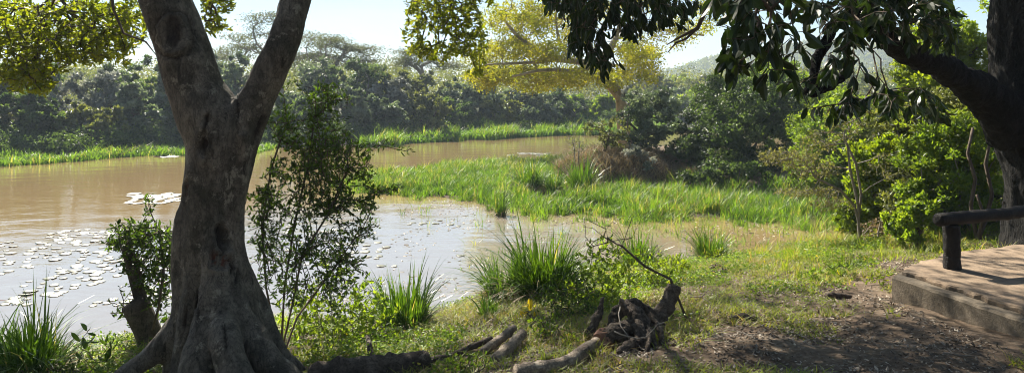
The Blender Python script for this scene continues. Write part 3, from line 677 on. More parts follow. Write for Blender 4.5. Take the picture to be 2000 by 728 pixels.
for (cx, cy_, rx, ry, an, dep, rw) in ((395, 285, 11, 24, .05, .05, 0), (402, 238, 3.2, 22, .2, .02, 0), (414, 290, 3, 26, -.1, .02, 0), (432, 465, 14, 30, -.15, .07, 0), (431, 508, 22, 16, .1, .025, 1),
                                       (507, 250, 6, 30, .25, .03, 0), (463, 210, 3, 32, -.05, .02, 0), (415, 500, 5, 20, .1, .02, .4), (452, 520, 5, 22, 0, .02, 0), (386, 600, 3, 34, .05, .02, 0), (440, 660, 3, 30, -.1, .02, 0), (462, 540, 4, 18, .1, .02, 0),
                                       (364, 372, 4, 22, .1, .02, .8), (360, 625, 2.5, 40, .1, .02, 0)):
    e = oval(cx, cy_, rx, ry, an, .35); k = np.clip((1.1 - e) * 2, 0, 1); push -= front * dep * k
    push += front * .010 * np.exp(-((e - 1.35) / .22) ** 2)
    if rw: raw += front * k * (wob > -.1) * rw * .9
    scar += front * k * (.95 if not rw else .35)
c += nn * push[:, None]; set_co(me, c); add_attr(me, 'scar', np.clip(scar, 0, 1)); add_attr(me, 'raw', np.clip(raw, 0, 1))
FIG = thing('forked_tree', 'large grey forked tree with smooth bark and spreading roots on the bank', 'tree', tuple(P(430, 730, dT)))
obj('trunk', me, M['fig_bark'], FIG)
# crown: overhead canopy plus the sprays hanging into view
f = Acc(); b = Acc(); LT = P(230, -600, 7); RT = P(720, -420, 7.4)
over = []
n = 580
cand = np.stack([rng.uniform(-7.5, 3.8, n), rng.uniform(3.5, 13.2, n), rng.uniform(5.0, 8.6, n)], 1)
keep = (cand[:, 2] > EYE + (HY + 80) / F * cand[:, 1] + .3)
dens = fbm(cand[:, 0] * .55, cand[:, 1] * .55, 77, 3); keep &= cand[:, 0] > -5.2
keep &= dens > -.16
cand = cand[keep]
L_ = cand[np.linalg.norm(cand - LT, axis=1) < np.linalg.norm(cand - RT, axis=1)]; R__ = cand[np.linalg.norm(cand - LT, axis=1) >= np.linalg.norm(cand - RT, axis=1)]
for src, prev, tg_ in ((LT, P(250, -480, 6.6), L_), (RT, P(660, -260, 6.6), R__)):
    ch = grow([prev, src], tg_, .5, .2, .008, .12, back=.2); wood(b, ch)
for cc in (cand,):
    per = 130; m = len(cc) * per; o = rng.normal(size=(m, 3)) * np.array([.30, .30, .16])
    pos = np.repeat(cc, per, 0) + o
    ok = pos[:, 2] > EYE + (HY + 18) / F * pos[:, 1]; pos = pos[ok]
    leaves(f, pos, rng.normal(size=(len(pos), 3)), rng.uniform(.06, .11, len(pos)), .55, rng.random(len(pos)), LQ)
dens_k = 1.7
def spray(lobs, start, tip=.004, base=.02, step=.16, leaf=.05, sp=.010, back=.12, tgt=None):
    t = []
    for (lx, ly, hw, hh, d0, d1, n) in lobs:
        n = int(n * dens_k); qq = sphere_pts(n) * rng.random((n, 1)) ** .4
        t.append(np.stack([P(lx + hw * v[0], ly + hh * v[2], rng.uniform(d0, d1)) for v in qq]))
    ch = grow(start, np.concatenate(t), step, .3, tip, base, sag=-.02, back=back)
    wood(b, ch); sprigs(f, ch, sp, .009, leaf, .5, L6, up=-.1, spread=.012)
spray([(40, 50, 90, 60, 7.2, 9, 120), (130, 40, 80, 50, 7.2, 9, 110), (210, 45, 60, 45, 7.4, 9, 80), (90, 110, 70, 40, 7.2, 8.4, 80), (45, 150, 60, 38, 7.2, 8, 70), (240, 95, 30, 36, 7.6, 8.6, 26), (20, 90, 60, 60, 7.2, 8, 50), (80, 165, 30, 20, 7.2, 7.8, 22), (255, 40, 40, 50, 7.6, 8.6, 40), (190, 90, 50, 40, 7.4, 8.4, 50),
       (160, 110, 60, 14, 7.4, 8.2, 30)], [LT, P(160, -300, 7.6), P(150, -140, 7.9), P(130, -50, 8)], leaf=.055, sp=.0105)
spray([(415, 20, 26, 32, 8, 8.6, 30), (425, 55, 26, 12, 8, 8.6, 16), (445, 10, 20, 14, 8, 8.6, 8)], [P(300, -300, 6.6), P(400, -140, 7.8), P(418, -30, 8.2)], leaf=.05, sp=.010)
spray([(850, 20, 66, 50, 9, 10.4, 90), (895, 50, 55, 55, 9, 10.4, 90), (815, 60, 30, 50, 9, 10, 30), (860, 100, 60, 26, 9.2, 10, 50), (925, 90, 40, 44, 9.2, 10.4, 40), (820, 100, 24, 14, 9.2, 9.8, 14), (900, -10, 110, 30, 9, 10.4, 80), (935, 140, 16, 14, 9.4, 9.8, 10)],
      [RT, P(800, -260, 8.6), P(870, -130, 9.4), P(890, -50, 9.7)], leaf=.055, sp=.012)
tube(b, [P(215, -30, 7.2), P(222, 20, 7.2), P(242, 66, 7.1), P(285, 82, 7.0), P(305, 108, 7)], [.02, .014, .012, .008, .004], 5)
obj('branches', b, M['twig'], FIG, True); obj('crown', f, M['l_fig'], FIG)

# ------------------------------------------------------------------ dark tree at the right
rk = 1.0
rt = [
 path(q(2080, 560, 9.6, 130), q(2075, 470, 9.6, 104), q(2072, 380, 9.6, 92), q(2058, 300, 9.6, 92), q(2036, 220, 9.6, 98), q(2034, 120, 9.6, 88), q(2034, 0, 9.6, 88), q(2035, -150, 9.6, 80), q(2000, -400, 9.4, 60), q(1960, -600, 9, 40)),
 path(q(1985, 250, 9.5, 56), q(1935, 198, 9.3, 40), q(1885, 160, 9.0, 30), q(1830, 128, 8.6, 25), q(1770, 100, 8.2, 23), q(1720, 60, 7.7, 21), q(1690, 10, 7.2, 22), q(1668, -70, 6.9, 19), q(1600, -220, 6.4, 14), q(1480, -420, 5.8, 9)),
 path(q(1700, 40, 7.4, 16), q(1655, 25, 7.0, 14), q(1620, 70, 6.8, 12), q(1595, 110, 6.7, 11), q(1587, 160, 6.6, 12), q(1582, 185, 6.6, 12)),
 path(q(1586, 185, 6.6, 12), q(1610, 172, 6.6, 10), q(1640, 152, 6.7, 8), q(1665, 120, 7, 6)),
 path(q(2040, 480, 9.5, 40), q(1990, 540, 9.35, 50), q(1960, 600, 9.2, 40)),
]
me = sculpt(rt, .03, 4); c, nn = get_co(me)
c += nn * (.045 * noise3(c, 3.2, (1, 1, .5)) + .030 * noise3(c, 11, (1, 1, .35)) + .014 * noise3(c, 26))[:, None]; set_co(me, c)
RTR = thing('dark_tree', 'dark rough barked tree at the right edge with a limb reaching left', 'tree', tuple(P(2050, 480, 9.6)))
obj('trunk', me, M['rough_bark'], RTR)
f = Acc(); b = Acc()
dens_k = 1.8
def bigspray(lobs, start, leaf, sp, tip=.003, base=.02, step=.14, hang=.7, back=.12, ratio=.4):
    t = []
    for (lx, ly, hw, hh, d0, d1, n) in lobs:
        n = int(n * dens_k); qq = sphere_pts(n) * rng.random((n, 1)) ** .4
        t.append(np.stack([P(lx + hw * v[0], ly + hh * v[2], rng.uniform(d0, d1)) for v in qq]))
    ch = grow(start, np.concatenate(t), step, .35, tip, base, sag=-.03, back=back); wood(b, ch)
    p, d = on_chains(ch, sp, .0075); r_ = unit(rng.normal(size=p.shape)); dn = unit(d * .5 + r_ * .8 + np.array([0, 0, -hang]))
    leaves(f, p, dn, leaf * rng.uniform(.6, 1.25, len(p)), ratio, rng.random(len(p)), L9)
bigspray([(1440, 60, 46, 60, 4.6, 5.4, 16), (1500, 40, 60, 50, 4.6, 5.6, 20), (1430, 120, 36, 28, 4.7, 5.2, 9), (1545, 90, 50, 60, 4.8, 5.8, 14), (1410, 5, 40, 25, 4.6, 5.4, 8), (1500, -10, 90, 30, 4.8, 5.8, 20), (1480, 120, 26, 40, 4.8, 5.2, 6)],
         [P(1668, -70, 6.9), P(1600, -60, 6.0), P(1530, -40, 5.4), P(1500, -5, 5.2)], .15, .045, hang=1.0)
bigspray([(1640, 40, 70, 50, 5.8, 7, 24), (1720, 50, 60, 60, 6, 7.4, 26), (1650, 130, 50, 40, 5.8, 6.6, 14), (1790, 40, 60, 60, 7, 8, 34), (1840, 60, 40, 50, 7.2, 8.4, 20), (1620, 215, 60, 24, 6, 6.6, 14), (1700, 200, 60, 30, 6.2, 7, 16), (1780, 190, 60, 30, 6.6, 7.6, 16), (1560, 170, 40, 24, 6, 6.5, 8), (1830, 215, 40, 22, 7, 8, 9), (1740, 0, 110, 40, 6.5, 8, 70), (1820, 20, 60, 40, 7, 8.2, 40), (1600, 20, 60, 40, 6, 7, 26)],
         [P(1720, 70, 7.7), P(1690, 10, 7.2), P(1680, -10, 7)], .14, .05, hang=.9, back=.3)
bigspray([(1125, 0, 66, 36, 7, 8.4, 50), (1180, 20, 80, 50, 7, 8.4, 70), (1290, 5, 90, 30, 7, 8.4, 56), (1150, 80, 50, 40, 7.2, 8, 34), (1140, 50, 40, 40, 7.2, 8, 22), (1180, 120, 34, 22, 7.4, 7.9, 10), (1160, 108, 22, 18, 7.4, 7.9, 7), (1240, 50, 50, 26, 7.2, 8, 20), (1070, -40, 50, 24, 7.2, 8.4, 20), (1310, 40, 50, 14, 7.2, 8, 9), (1160, 92, 20, 14, 7.4, 7.8, 5)],
         [P(1600, -220, 6.4), P(1420, -200, 7.2), P(1250, -130, 7.6), P(1180, -60, 7.7)], .12, .028, hang=1.6, ratio=.34)
# bare hooked twig
tube(b, [P(1420, -60, 6), P(1388, -10, 6), P(1378, 22, 6), P(1362, 56, 6), P(1330, 72, 6), P(1302, 88, 6)], [.03, .022, .02, .016, .009, .004], 6)
tube(b, [P(1365, 52, 6), P(1340, 76, 6), P(1320, 84, 6), P(1304, 103, 6)], [.014, .010, .008, .004], 5)
# canopy over the deck
n = 420; cand = np.stack([rng.uniform(-1.5, 9.5, n), rng.uniform(2.0, 16.0, n), rng.uniform(5.2, 8.6, n)], 1)
keep = (cand[:, 2] > EYE + (HY + 80) / F * cand[:, 1] + .4) & (fbm(cand[:, 0] * .6, cand[:, 1] * .6, 99, 3) > -.13) & ((cand[:, 1] < 12.5) | (cand[:, 0] > 3.2))
cand = cand[keep]; cand = np.concatenate([cand, rng.normal(size=(60, 3)) * [1.0, 1.0, .6] + [4.5, 12.5, 6.8]]); ch = grow([P(2000, -400, 9.4), P(1960, -600, 9)], cand, .5, .2, .008, .14, back=.2); wood(b, ch)  # appended clumps: unseen foliage added sunward to shade the dark trunk
per = 70; m = len(cand) * per; pos = np.repeat(cand, per, 0) + rng.normal(size=(m, 3)) * np.array([.34, .34, .2])
pos = pos[pos[:, 2] > EYE + (HY + 22) / F * pos[:, 1]]
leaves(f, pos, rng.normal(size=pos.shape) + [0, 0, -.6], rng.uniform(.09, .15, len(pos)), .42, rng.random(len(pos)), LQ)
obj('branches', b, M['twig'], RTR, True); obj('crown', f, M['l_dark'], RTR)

for k, (bx, by, hh_) in enumerate(((-6.5, -5, 7), (-1.5, -7, 8), (4, -6.5, 8), (8.5, -2, 7), (-9.5, 0, 6.5))):  # unseen trees added behind the camera to cut the sky fill
    bz = G(bx, by); t = thing('bushy_tree', 'added unseen bushy tree behind the viewpoint blocking sky light', 'tree', (bx, by, bz), 'added sky blocking trees behind the viewpoint'); f = Acc(); b = Acc()
    lob = [((bx + rng.uniform(-1.5, 1.5), by + rng.uniform(-1, 1), bz + hh_ * v), (2.2, 2.0, hh_ * .22)) for v in (.2, .35, .5, .65, .8)]
    cs = canopy(f, lob, 300, 60, .30); wood(b, grow([(bx, by, bz), (bx, by, bz + 1), (bx, by, bz + 2)], cs[::7], .5, .2, .02, .2)); obj('trunk', b, M['twig'], t, True); obj('crown', f, M['l_deep'], t)

# ------------------------------------------------------------------ shrubs, middle distance and near
def shrub(name, label, cat, base, stems, lobes, leafm, leaf, sp, ratio=.5, barkm='twig', tip=.003, thick=.02, step=.14, rmax=.008, tpl=L6, spread=.012, back=.25, up=.2, group=None, jit=.3, sag=-.02, fwd=.6, dk=1.0):
    "base: world point; stems: lists of px points; lobes: (px,py,hw,hh,d0,d1,n) twig ends"
    t = thing(name, label, cat, tuple(base), group); f = Acc(); b = Acc(); T = []
    for (lx, ly, hw, hh, d0, d1, n) in lobes:
        n = int(n * dk); qq = sphere_pts(n) * rng.random((n, 1)) ** .4
        T.append(np.stack([P(lx + hw * v[0], ly + hh * v[2], rng.uniform(d0, d1)) for v in qq]))
    T = np.concatenate(T)
    S = [[np.array(base, float) + rng.normal(0, thick, 3) * [1, 1, 0]] + [P(*s) for s in st] for st in stems]
    own = np.argmin(np.stack([np.linalg.norm(T[:, None] - np.array(s)[None, 1:], axis=2).min(1) for s in S]), 0)
    for k, s in enumerate(S):
        tt = T[own == k]
        if len(tt) == 0: continue
        ch = grow(s, tt, step, jit, tip, thick, back=back, sag=sag); wood(b, ch)
        sprigs(f, ch, sp, rmax, leaf, ratio, tpl, up=up, spread=spread, fwd=fwd)
    obj('stems', b, M[barkm], t, True); obj('foliage', f, M[leafm], t)
    return t
def gp(px, py_guess, d):
    x = (px - 1000) / F * d; return np.array([x, d, G(x, d) - .02])

# slender multi-stemmed shrub beside the fork trunk
shrub('slender_shrub', 'tall slender dark leaved shrub with several stems right beside the forked trunk', 'shrub', gp(548, 0, 6.5),
      [[(520, 560, 6.4), (512, 440, 6.4), (530, 330, 6.4), (560, 240, 6.4)], [(556, 560, 6.5), (575, 440, 6.5), (600, 330, 6.5), (615, 230, 6.5), (640, 170, 6.5)],
       [(570, 600, 6.4), (590, 500, 6.3), (640, 420, 6.3), (680, 330, 6.3)], [(580, 620, 6.6), (640, 540, 6.6), (690, 470, 6.6)]],
      [(630, 270, 62, 60, 6.1, 6.9, 80), (600, 330, 76, 56, 6.1, 6.9, 80), (660, 310, 64, 60, 6.1, 6.9, 80), (560, 250, 40, 50, 6.2, 6.9, 40), (640, 190, 50, 34, 6.2, 6.8, 34), (560, 400, 60, 50, 6.1, 6.8, 60), (640, 390, 60, 40, 6.1, 6.8, 60),
       (720, 340, 20, 40, 6.2, 6.6, 12), (750, 375, 34, 10, 6.2, 6.5, 18), (700, 400, 50, 24, 6.2, 6.7, 26), (530, 500, 34, 60, 6.2, 6.7, 30), (640, 480, 60, 40, 6.3, 6.8, 40), (690, 520, 40, 30, 6.3, 6.8, 20), (730, 280, 40, 8, 6.2, 6.4, 5), (800, 292, 30, 5, 6.3, 6.4, 3), (520, 370, 30, 40, 6.2, 6.5, 24), (560, 560, 60, 44, 6.2, 6.6, 44), (650, 560, 50, 50, 6.3, 6.8, 40), (520, 470, 40, 70, 6.2, 6.6, 34), (600, 480, 70, 50, 6.2, 6.8, 50), (500, 400, 24, 40, 6.2, 6.5, 14), (700, 450, 44, 30, 6.3, 6.7, 26), (570, 170, 30, 30, 6.3, 6.6, 4)],
      'l_shrub',   .042, .015, .40, thick=.011, back=.4, dk=1.7, spread=.018)
# shrub wrapped round a dead stump, left of the trunk
shrub('stump_shrub', 'small leaved bush tangled round the dead stump left of the forked trunk', 'shrub', gp(285, 0, 6.9),
      [[(290, 600, 6.9), (270, 520, 6.9), (250, 460, 6.9)], [(310, 600, 6.8), (320, 520, 6.8), (310, 450, 6.8)], [(270, 640, 6.9), (240, 600, 6.9)]],
      [(265, 455, 60, 26, 6.7, 7.2, 40), (330, 490, 24, 60, 6.7, 7.0, 30), (250, 470, 50, 26, 6.7, 7.2, 40), (300, 460, 40, 34, 6.7, 7.2, 46), (315, 520, 34, 50, 6.7, 7.1, 56), (270, 520, 44, 50, 6.7, 7.1, 44), (290, 400, 10, 26, 6.8, 7, 8), (300, 580, 40, 40, 6.7, 7.1, 30), (215, 480, 20, 14, 6.8, 7, 8), (235, 600, 20, 40, 6.8, 7, 6)],
      'l_shrub', .045, .016, .45, thick=.012, dk=2.2)
a = Acc(); tube(a, [P(305, 690, 6.9), P(285, 640, 6.9), P(268, 600, 6.9), P(258, 588, 6.9)], [.13, .115, .12, .10], 14, wob=.05); tube(a, [P(280, 600, 6.95), P(262, 540, 6.95), P(248, 490, 6.95), P(236, 462, 6.95)], [.06, .05, .045, .035], 10, wob=.06)
tag(obj('dead_stump', a, M['dead_wood'], None, True), 'broken dead stump leaning left beside the forked trunk', 'stump')

# island and right bank bushes
def bush(name, label, base_px, d, stems, lobes, leafm, leaf, sp, **kw):
    return shrub(name, label, 'bush', gp(base_px, 0, d), stems, lobes, leafm, leaf, sp, **kw)
def blob_bush(name, label, px, d, lobes, leafm, L, n, per, barkm='twig', cr=.2, base=None, thick=.06, tpl=LQ, ratio=.6, shell=.5, ntw=60):
    "lobes: (px, py, hw px, hh px, depth m, dd)"
    b0 = gp(px, 0, d); t = thing(name, label, 'bush', tuple(b0)); f = Acc()
    lob = [(P(lx, ly, d + dd), (hw / F * d, dep, hh / F * d)) for (lx, ly, hw, hh, dep, dd) in lobes]
    cs = canopy(f, lob, n, per, L, ratio, tpl, cr=cr, shell=shell, low=-.9)
    ch = grow([b0, b0 + [0, 0, .15], b0 + [0.05, 0, .35]], cs[rng.permutation(len(cs))[:ntw]], .3, .3, .008, thick, back=.1); b = Acc(); wood(b, ch)
    obj('stems', b, M[barkm], t, True); obj('foliage', f, M[leafm], t); return t
blob_bush('dark_bush', 'large dark green bush spreading on the island right of the blossom bush', 1440, 23.5,
          [(1390, 250, 60, 60, 1.6, 0), (1450, 220, 70, 60, 1.8, .5), (1520, 240, 60, 60, 1.6, .5), (1430, 310, 90, 50, 1.6, -.8), (1350, 300, 50, 50, 1.3, -.2), (1530, 310, 60, 50, 1.5, -.4), (1500, 180, 60, 40, 1.5, 1.5), (1400, 190, 50, 36, 1.4, 1.5), (1460, 352, 90, 22, 1.0, -1.4), (1400, 340, 60, 26, 1.0, -2.2), (1500, 345, 70, 26, 1.0, -2.4), (1560, 370, 50, 22, .9, -3.2), (1440, 372, 60, 12, .8, -2.8)],
          'l_deep', .09, 620, 120)
blob_bush('light_bush', 'brighter leafy bush rising behind the dark island bush', 1500, 28,
          [(1460, 175, 60, 40, 1.8, 0), (1530, 165, 60, 44, 1.8, 0), (1590, 190, 50, 50, 1.8, 0), (1560, 240, 60, 50, 1.6, 0)], 'l_mid', .12, 170, 90)
blob_bush('silver_bush', 'grey green bush flecked with white blossom on the island mound', 1250, 24.5,
          [(1250, 205, 40, 36, 1.1, 0), (1285, 240, 44, 44, 1.1, 0), (1240, 255, 34, 40, 1.0, -.2), (1300, 200, 36, 30, 1.0, .4), (1270, 300, 46, 30, 1.0, -.4)], 'l_grey', .09, 150, 100)
blob_bush('blossom_bush', 'low bush covered in white blossom at the foot of the silvery bush', 1240, 22.6,
          [(1235, 300, 24, 18, .6, 0), (1262, 318, 22, 20, .6, 0), (1222, 180, 12, 14, .4, 2.2)], 'l_pale', .07, 34, 80)
blob_bush('olive_bush', 'small olive bush with thin dark stems beside the channel on the island', 1180, 23.6,
          [(1165, 250, 26, 24, .7, 0), (1205, 255, 26, 26, .7, 0), (1185, 285, 34, 18, .7, 0)], 'l_olive', .07, 46, 46)
bush('dry_bush', 'nearly leafless grey bush at the left end of the island mound', 1125, 22.5, [[(1122, 300, 22.5), (1120, 280, 22.5)], [(1130, 300, 22.5), (1132, 280, 22.5)]],
     [(1118, 275, 18, 24, 22.2, 22.8, 70), (1135, 285, 14, 22, 22.2, 22.8, 40)], 'l_olive', .05, .12, barkm='grey_twig', tip=.0035, thick=.014, step=.3, dk=1.8)
blob_bush('backdrop_bush', 'shaded green bush between the island and the sapling', 1620, 20,
          [(1600, 260, 50, 50, 1.4, 0), (1650, 240, 60, 60, 1.4, .5), (1590, 330, 50, 40, 1.2, -.5), (1650, 330, 50, 50, 1.2, -.3)], 'l_mid', .08, 320, 110)
blob_bush('lime_bush', 'bright lime green bush lit by the sun behind the bare sapling', 1720, 13.6,
          [(1700, 310, 40, 40, .5, 0), (1750, 290, 46, 36, .5, .2), (1690, 370, 40, 40, .5, 0), (1740, 360, 40, 44, .5, .1), (1670, 430, 34, 34, .4, -.2), (1730, 430, 40, 34, .4, 0), (1775, 330, 34, 40, .5, .3)], 'l_lime', .07, 330, 80, tpl=L6, cr=.24)
blob_bush('thicket_bush', 'dense tangled green thicket behind the log bench', 1850, 11.6,
          [(1800, 300, 50, 50, .6, .3), (1860, 270, 60, 60, .7, .4), (1920, 290, 50, 60, .7, .2), (1790, 380, 46, 40, .5, .1), (1850, 370, 60, 50, .6, .1), (1910, 380, 50, 50, .6, .3), (1800, 440, 44, 32, .4, -.2), (1850, 440, 50, 34, .4, 0), (1950, 220, 60, 60, .7, .6), (1960, 440, 60, 36, .5, .3)],
          'l_mid', .065, 430, 60, tpl=L6, cr=.26, barkm='grey_twig', thick=.04, ratio=.45)
blob_bush('olive_thicket', 'loose olive coloured thicket rising between the lime bush and the dark tree', 1830, 12.8,
          [(1790, 230, 60, 40, .7, 0), (1850, 215, 60, 50, .8, .3), (1910, 230, 50, 60, .8, .2), (1820, 320, 60, 50, .6, -.3), (1890, 330, 50, 60, .6, -.2), (1770, 400, 40, 50, .5, -.5), (1930, 400, 50, 60, .6, -.4), (1860, 420, 60, 50, .5, -.6), (1740, 240, 50, 26, .6, .3)],
          'l_olive', .06, 560, 62, tpl=L6, cr=.24, barkm='grey_twig', thick=.045, ratio=.45, shell=.3, ntw=120)
a = Acc()
for pts in ([(1912, 480, 10.9), (1903, 440, 10.9), (1896, 400, 10.9), (1905, 350, 11), (1890, 300, 11.1), (1900, 250, 11.2)], [(1905, 480, 10.9), (1925, 430, 10.9), (1938, 380, 10.9), (1925, 320, 11), (1935, 270, 11)], [(1918, 480, 10.8), (1912, 460, 10.8), (1922, 420, 10.8), (1908, 380, 10.8)]):
    tube(a, [P(*p_) for p_ in pts], np.linspace(.035, .02, len(pts)), 8, wob=.06)
tag(obj('twisted_liana', a, M['twig'], None, True), 'twisted bare liana stems rising behind the log bench', 'liana')
blob_bush('glossy_bush', 'low glossy leaved bush between the lime bush and the deck corner', 1790, 10.4,
          [(1770, 425, 26, 22, .3, 0), (1795, 410, 26, 26, .3, 0), (1760, 455, 30, 16, .3, 0)], 'l_mid', .06, 60, 40, tpl=L6)
blob_bush('dry_thicket', 'brown twiggy undergrowth at the foot of the lime green bush', 1715, 12.2,
          [(1715, 445, 40, 26, .4, 0), (1745, 460, 26, 20, .4, 0)], 'straw', .05, 30, 10, barkm='grey_twig', ntw=160, thick=.02)
far_bush(1880, 10, 260, 17, 'tall sunlit yellow green tree behind the fork of the dark tree', 'l_lime', 'leafy_tree', per=90, L=.10, n=330, group=None, cat='tree', depth=3, skirt=False)
far_bush(2040, 60, 260, 15, 'green tree mostly hidden behind the dark trunk', 'l_mid', 'leafy_tree', per=80, L=.10, n=260, group=None, cat='tree', depth=3)
# bare thorn sapling
shrub('thorn_sapling', 'thin bare thorn sapling with feathery side sprays in front of the lime bush', 'sapling', gp(1678, 0, 12.1),
      [[(1676, 430, 12.1), (1668, 400, 12.1), (1640, 370, 12.1), (1600, 350, 12.1)], [(1676, 430, 12.1), (1676, 400, 12.1), (1660, 330, 12.1), (1655, 280, 12.1)], [(1677, 420, 12.1), (1682, 380, 12.2), (1672, 320, 12.2), (1648, 270, 12.2)]],
      [(1540, 310, 60, 18, 11.8, 12.4, 80), (1510, 300, 30, 8, 11.8, 12.2, 20), (1590, 330, 50, 22, 11.8, 12.4, 50), (1570, 375, 60, 12, 11.8, 12.4, 40), (1640, 240, 40, 40, 12, 12.4, 26), (1600, 280, 40, 30, 12, 12.4, 30), (1670, 230, 30, 50, 12, 12.4, 20), (1620, 400, 40, 14, 12, 12.3, 20), (1720, 330, 36, 30, 12, 12.4, 12)],
      'l_thorn', .045, .009, .5, barkm='grey_twig', thick=.022, dk=2.2, step=.2, tip=.003, rmax=.006, spread=.03, tpl=LQ)

# ------------------------------------------------------------------ reeds and grass (uncountable)
def scatter(n, x0, x1, y0, y1, fn):
    x = rng.uniform(x0, x1, n); y = rng.uniform(y0, y1, n); k = fn(x, y); return x[k], y[k]
def reed_stuff(name, label, x, y, h, w, m, lean=.35, z0=None, seg=3, sway=(.08, 0), tuft=0):
    a = Acc(); out_ = 0; th = 1.0; tt = 0.0
    if tuft:
        k = tuft; cx_ = x; x = np.repeat(x, k); y = np.repeat(y, k); out_ = rng.normal(0, 1, (len(x), 2)); x = x + .055 * out_[:, 0]; y = y + .055 * out_[:, 1]; out_ = out_ * .16
        th = np.repeat(rng.uniform(.5, 1.3, len(cx_)), k); tt = np.repeat(rng.normal(0, .28, len(cx_)), k)
    n = len(x); z = np.maximum(height(x, y), -.04) if z0 is None else np.full(n, z0)
    ln = rng.normal(0, lean, (n, 2)) + np.array(sway) + out_; patch = fbm(x * 1.3, y * 1.1, 41, 4)
    hh = h * th * rng.uniform(.5, 1.15, n) * (1 + .9 * patch)
    blades(a, np.stack([x, y, z - .02], 1), hh, ln, w * rng.uniform(.6, 1.3, n), np.clip(.45 + tt + .7 * patch + .25 * rng.normal(size=n), 0, 1), seg, rng.uniform(0, .35, n))
    return tag(struct(name, a, M[m], kind='stuff'), label)
x, y = scatter(15500, -5.6, 9.5, 15, 33, lambda x, y: (bedmask(x, y) > .30 - 1.1 * rng.random(len(x)) ** 3) & (fbm(x * 1.1, y * .9, 44, 3) > -.34 + .5 * np.exp(-np.maximum(y - bed_near(x), 0) * .9) * (rng.random(len(x)) < .8)) & (height(x, y) < .35) & ((x - 3.6) ** 2 / 5 + (y - 24.3) ** 2 / 6 > 1))
reed_stuff('marsh_grass', 'bright green marsh grass bed in the middle of the river', x, y, .36, .015, 'reed', .30, tuft=18)
def farreed(x, y):
    s = y - yf(x); return (s > -3.4 + 1.6 * fbm(x * .35, y * .35, 61)) & (s < 3.0) & (x > -8.2)
x, y = scatter(150000, -8.4, 13, 34, 66, farreed); reed_stuff('far_reeds', 'bright reed strip along the middle of the far bank', x, y, .75, .05, 'reed', .3)
x, y = scatter(130000, -34, -12.2, 22, 47, lambda x, y: (y - yf(x) > -3.6 + 2.0 * fbm(x * .3, y * .3, 62)) & (y - yf(x) < 2.4) & (fbm(x * .6, y * .6, 63) > -.3))
reed_stuff('left_reeds', 'reed bank along the far shore at the left of the photo', x, y, .42, .04, 'reed', .45)
# emergent grass standing in the shallows
def shallow(x, y):
    return (y > ys(x) - .2) & (y < bed_near(x) + .6) & (fbm(x * .8, y * .8, 71, 3) > .12 - .22 * np.clip((x + 2) / 3, -1, 1)) & (rng.random(len(x)) < np.clip(.13 + .09 * x, .04, .4))
x, y = scatter(4200, -4, 8, 9.5, 20, shallow); reed_stuff('emergent_grass', 'thin grass standing in the shallow water by the near shore', x, y, .24, .009, 'reed', .55, z0=0.0, tuft=7)
# turf and ground herbs of the near bank
def turf(x, y):
    s = ys(x) - y; d_ = fbm(x * 1.1, y * 1.1, 81, 4); lim = np.clip((s - 4.6) / 2.2, -1, 1) * .46
    return (s > -.25) & (d_ > -.32 + lim) & ~((x > 3.55) & (y < 8.6) & (y < 7 + (x - 3.6) * .75))
x, y = scatter(330000, -6, 9.5, 4, 17, turf); reed_stuff('turf_grass', 'short yellowing grass on the near bank', x, y, .085, .009, 'turf', .9, seg=2)
a = Acc()
def herbmask(x, y):
    s = ys(x) - y; return (s > .05) & (fbm(x * 1.4, y * 1.4, 91, 3) > .0 + np.clip((s - 3.4) / 3, 0, .4)) & ~((x > 3.55) & (y < 8.6) & (y < 7 + (x - 3.6) * .75))
x, y = scatter(60000, -5.5, 8.5, 4.2, 14.5, herbmask); z = height(x, y); k = 5
hh = rng.uniform(.02, .13, len(x)); pos = np.repeat(np.stack([x, y, z], 1), k, 0); pos[:, 2] += rng.random(len(pos)) * np.repeat(hh, k); pos[:, :2] += rng.normal(0, .03, (len(pos), 2))
dd = rng.normal(size=pos.shape); dd[:, 2] = np.abs(dd[:, 2]) * .5
leaves(a, pos, dd, rng.uniform(.018, .04, len(pos)), .6, rng.random(len(pos)), L6, nrm=rng.normal(size=pos.shape) * .6 + np.array([0, 0, 1.]))
tag(struct('ground_herbs', a, M['herb'], kind='stuff'), 'low broad leaved ground cover on the near bank')
# leaf litter
a = Acc(); x, y = scatter(90000, -4.5, 5.5, 4.0, 10.5, lambda x, y: (ys(x) - y > 1.2) & (rng.random(len(x)) < np.clip((ys(x) - y) / 6, .1, 1) * np.clip(.6 + 1.4 * fbm(x * 2.2, y * 2.2, 14, 3), .12, 1)) & ~((x > 3.55) & (y < 8.6) & (y < 7 + (x - 3.6) * .75)))
pos = np.stack([x, y, height(x, y) + .006 + .012 * rng.random(len(x))], 1); dd = rng.normal(size=pos.shape); dd[:, 2] *= .3
leaves(a, pos, dd, rng.uniform(.012, .042, len(x)), .5, rng.random(len(x)) ** 2.4, L6, nrm=rng.normal(size=pos.shape) * .35 + np.array([0, 0, 1.]))
tag(struct('leaf_litter', a, M['litter'], kind='stuff'), 'dry leaf litter scattered over the near bank')
# tall sunlit weeds by the sapling and the deck corner
def weeds(x, y): return (ys(x) - y > .2) & (fbm(x * 1.7, y * 1.7, 55, 3) > -.05) & ~((x > 3.5) & (y < 8.6) & (y < 7.05 + (x - 3.6) * .75)) & (rng.random(len(x)) < np.clip((x - 3.0) / 2.2, 0, 1))
x, y = scatter(2600, 3.2, 9, 7.6, 14, weeds); reed_stuff('tall_weeds', 'tall sunlit grassy weeds round the thorn sapling and deck corner', x, y, .20, .009, 'turf', .45, tuft=12)
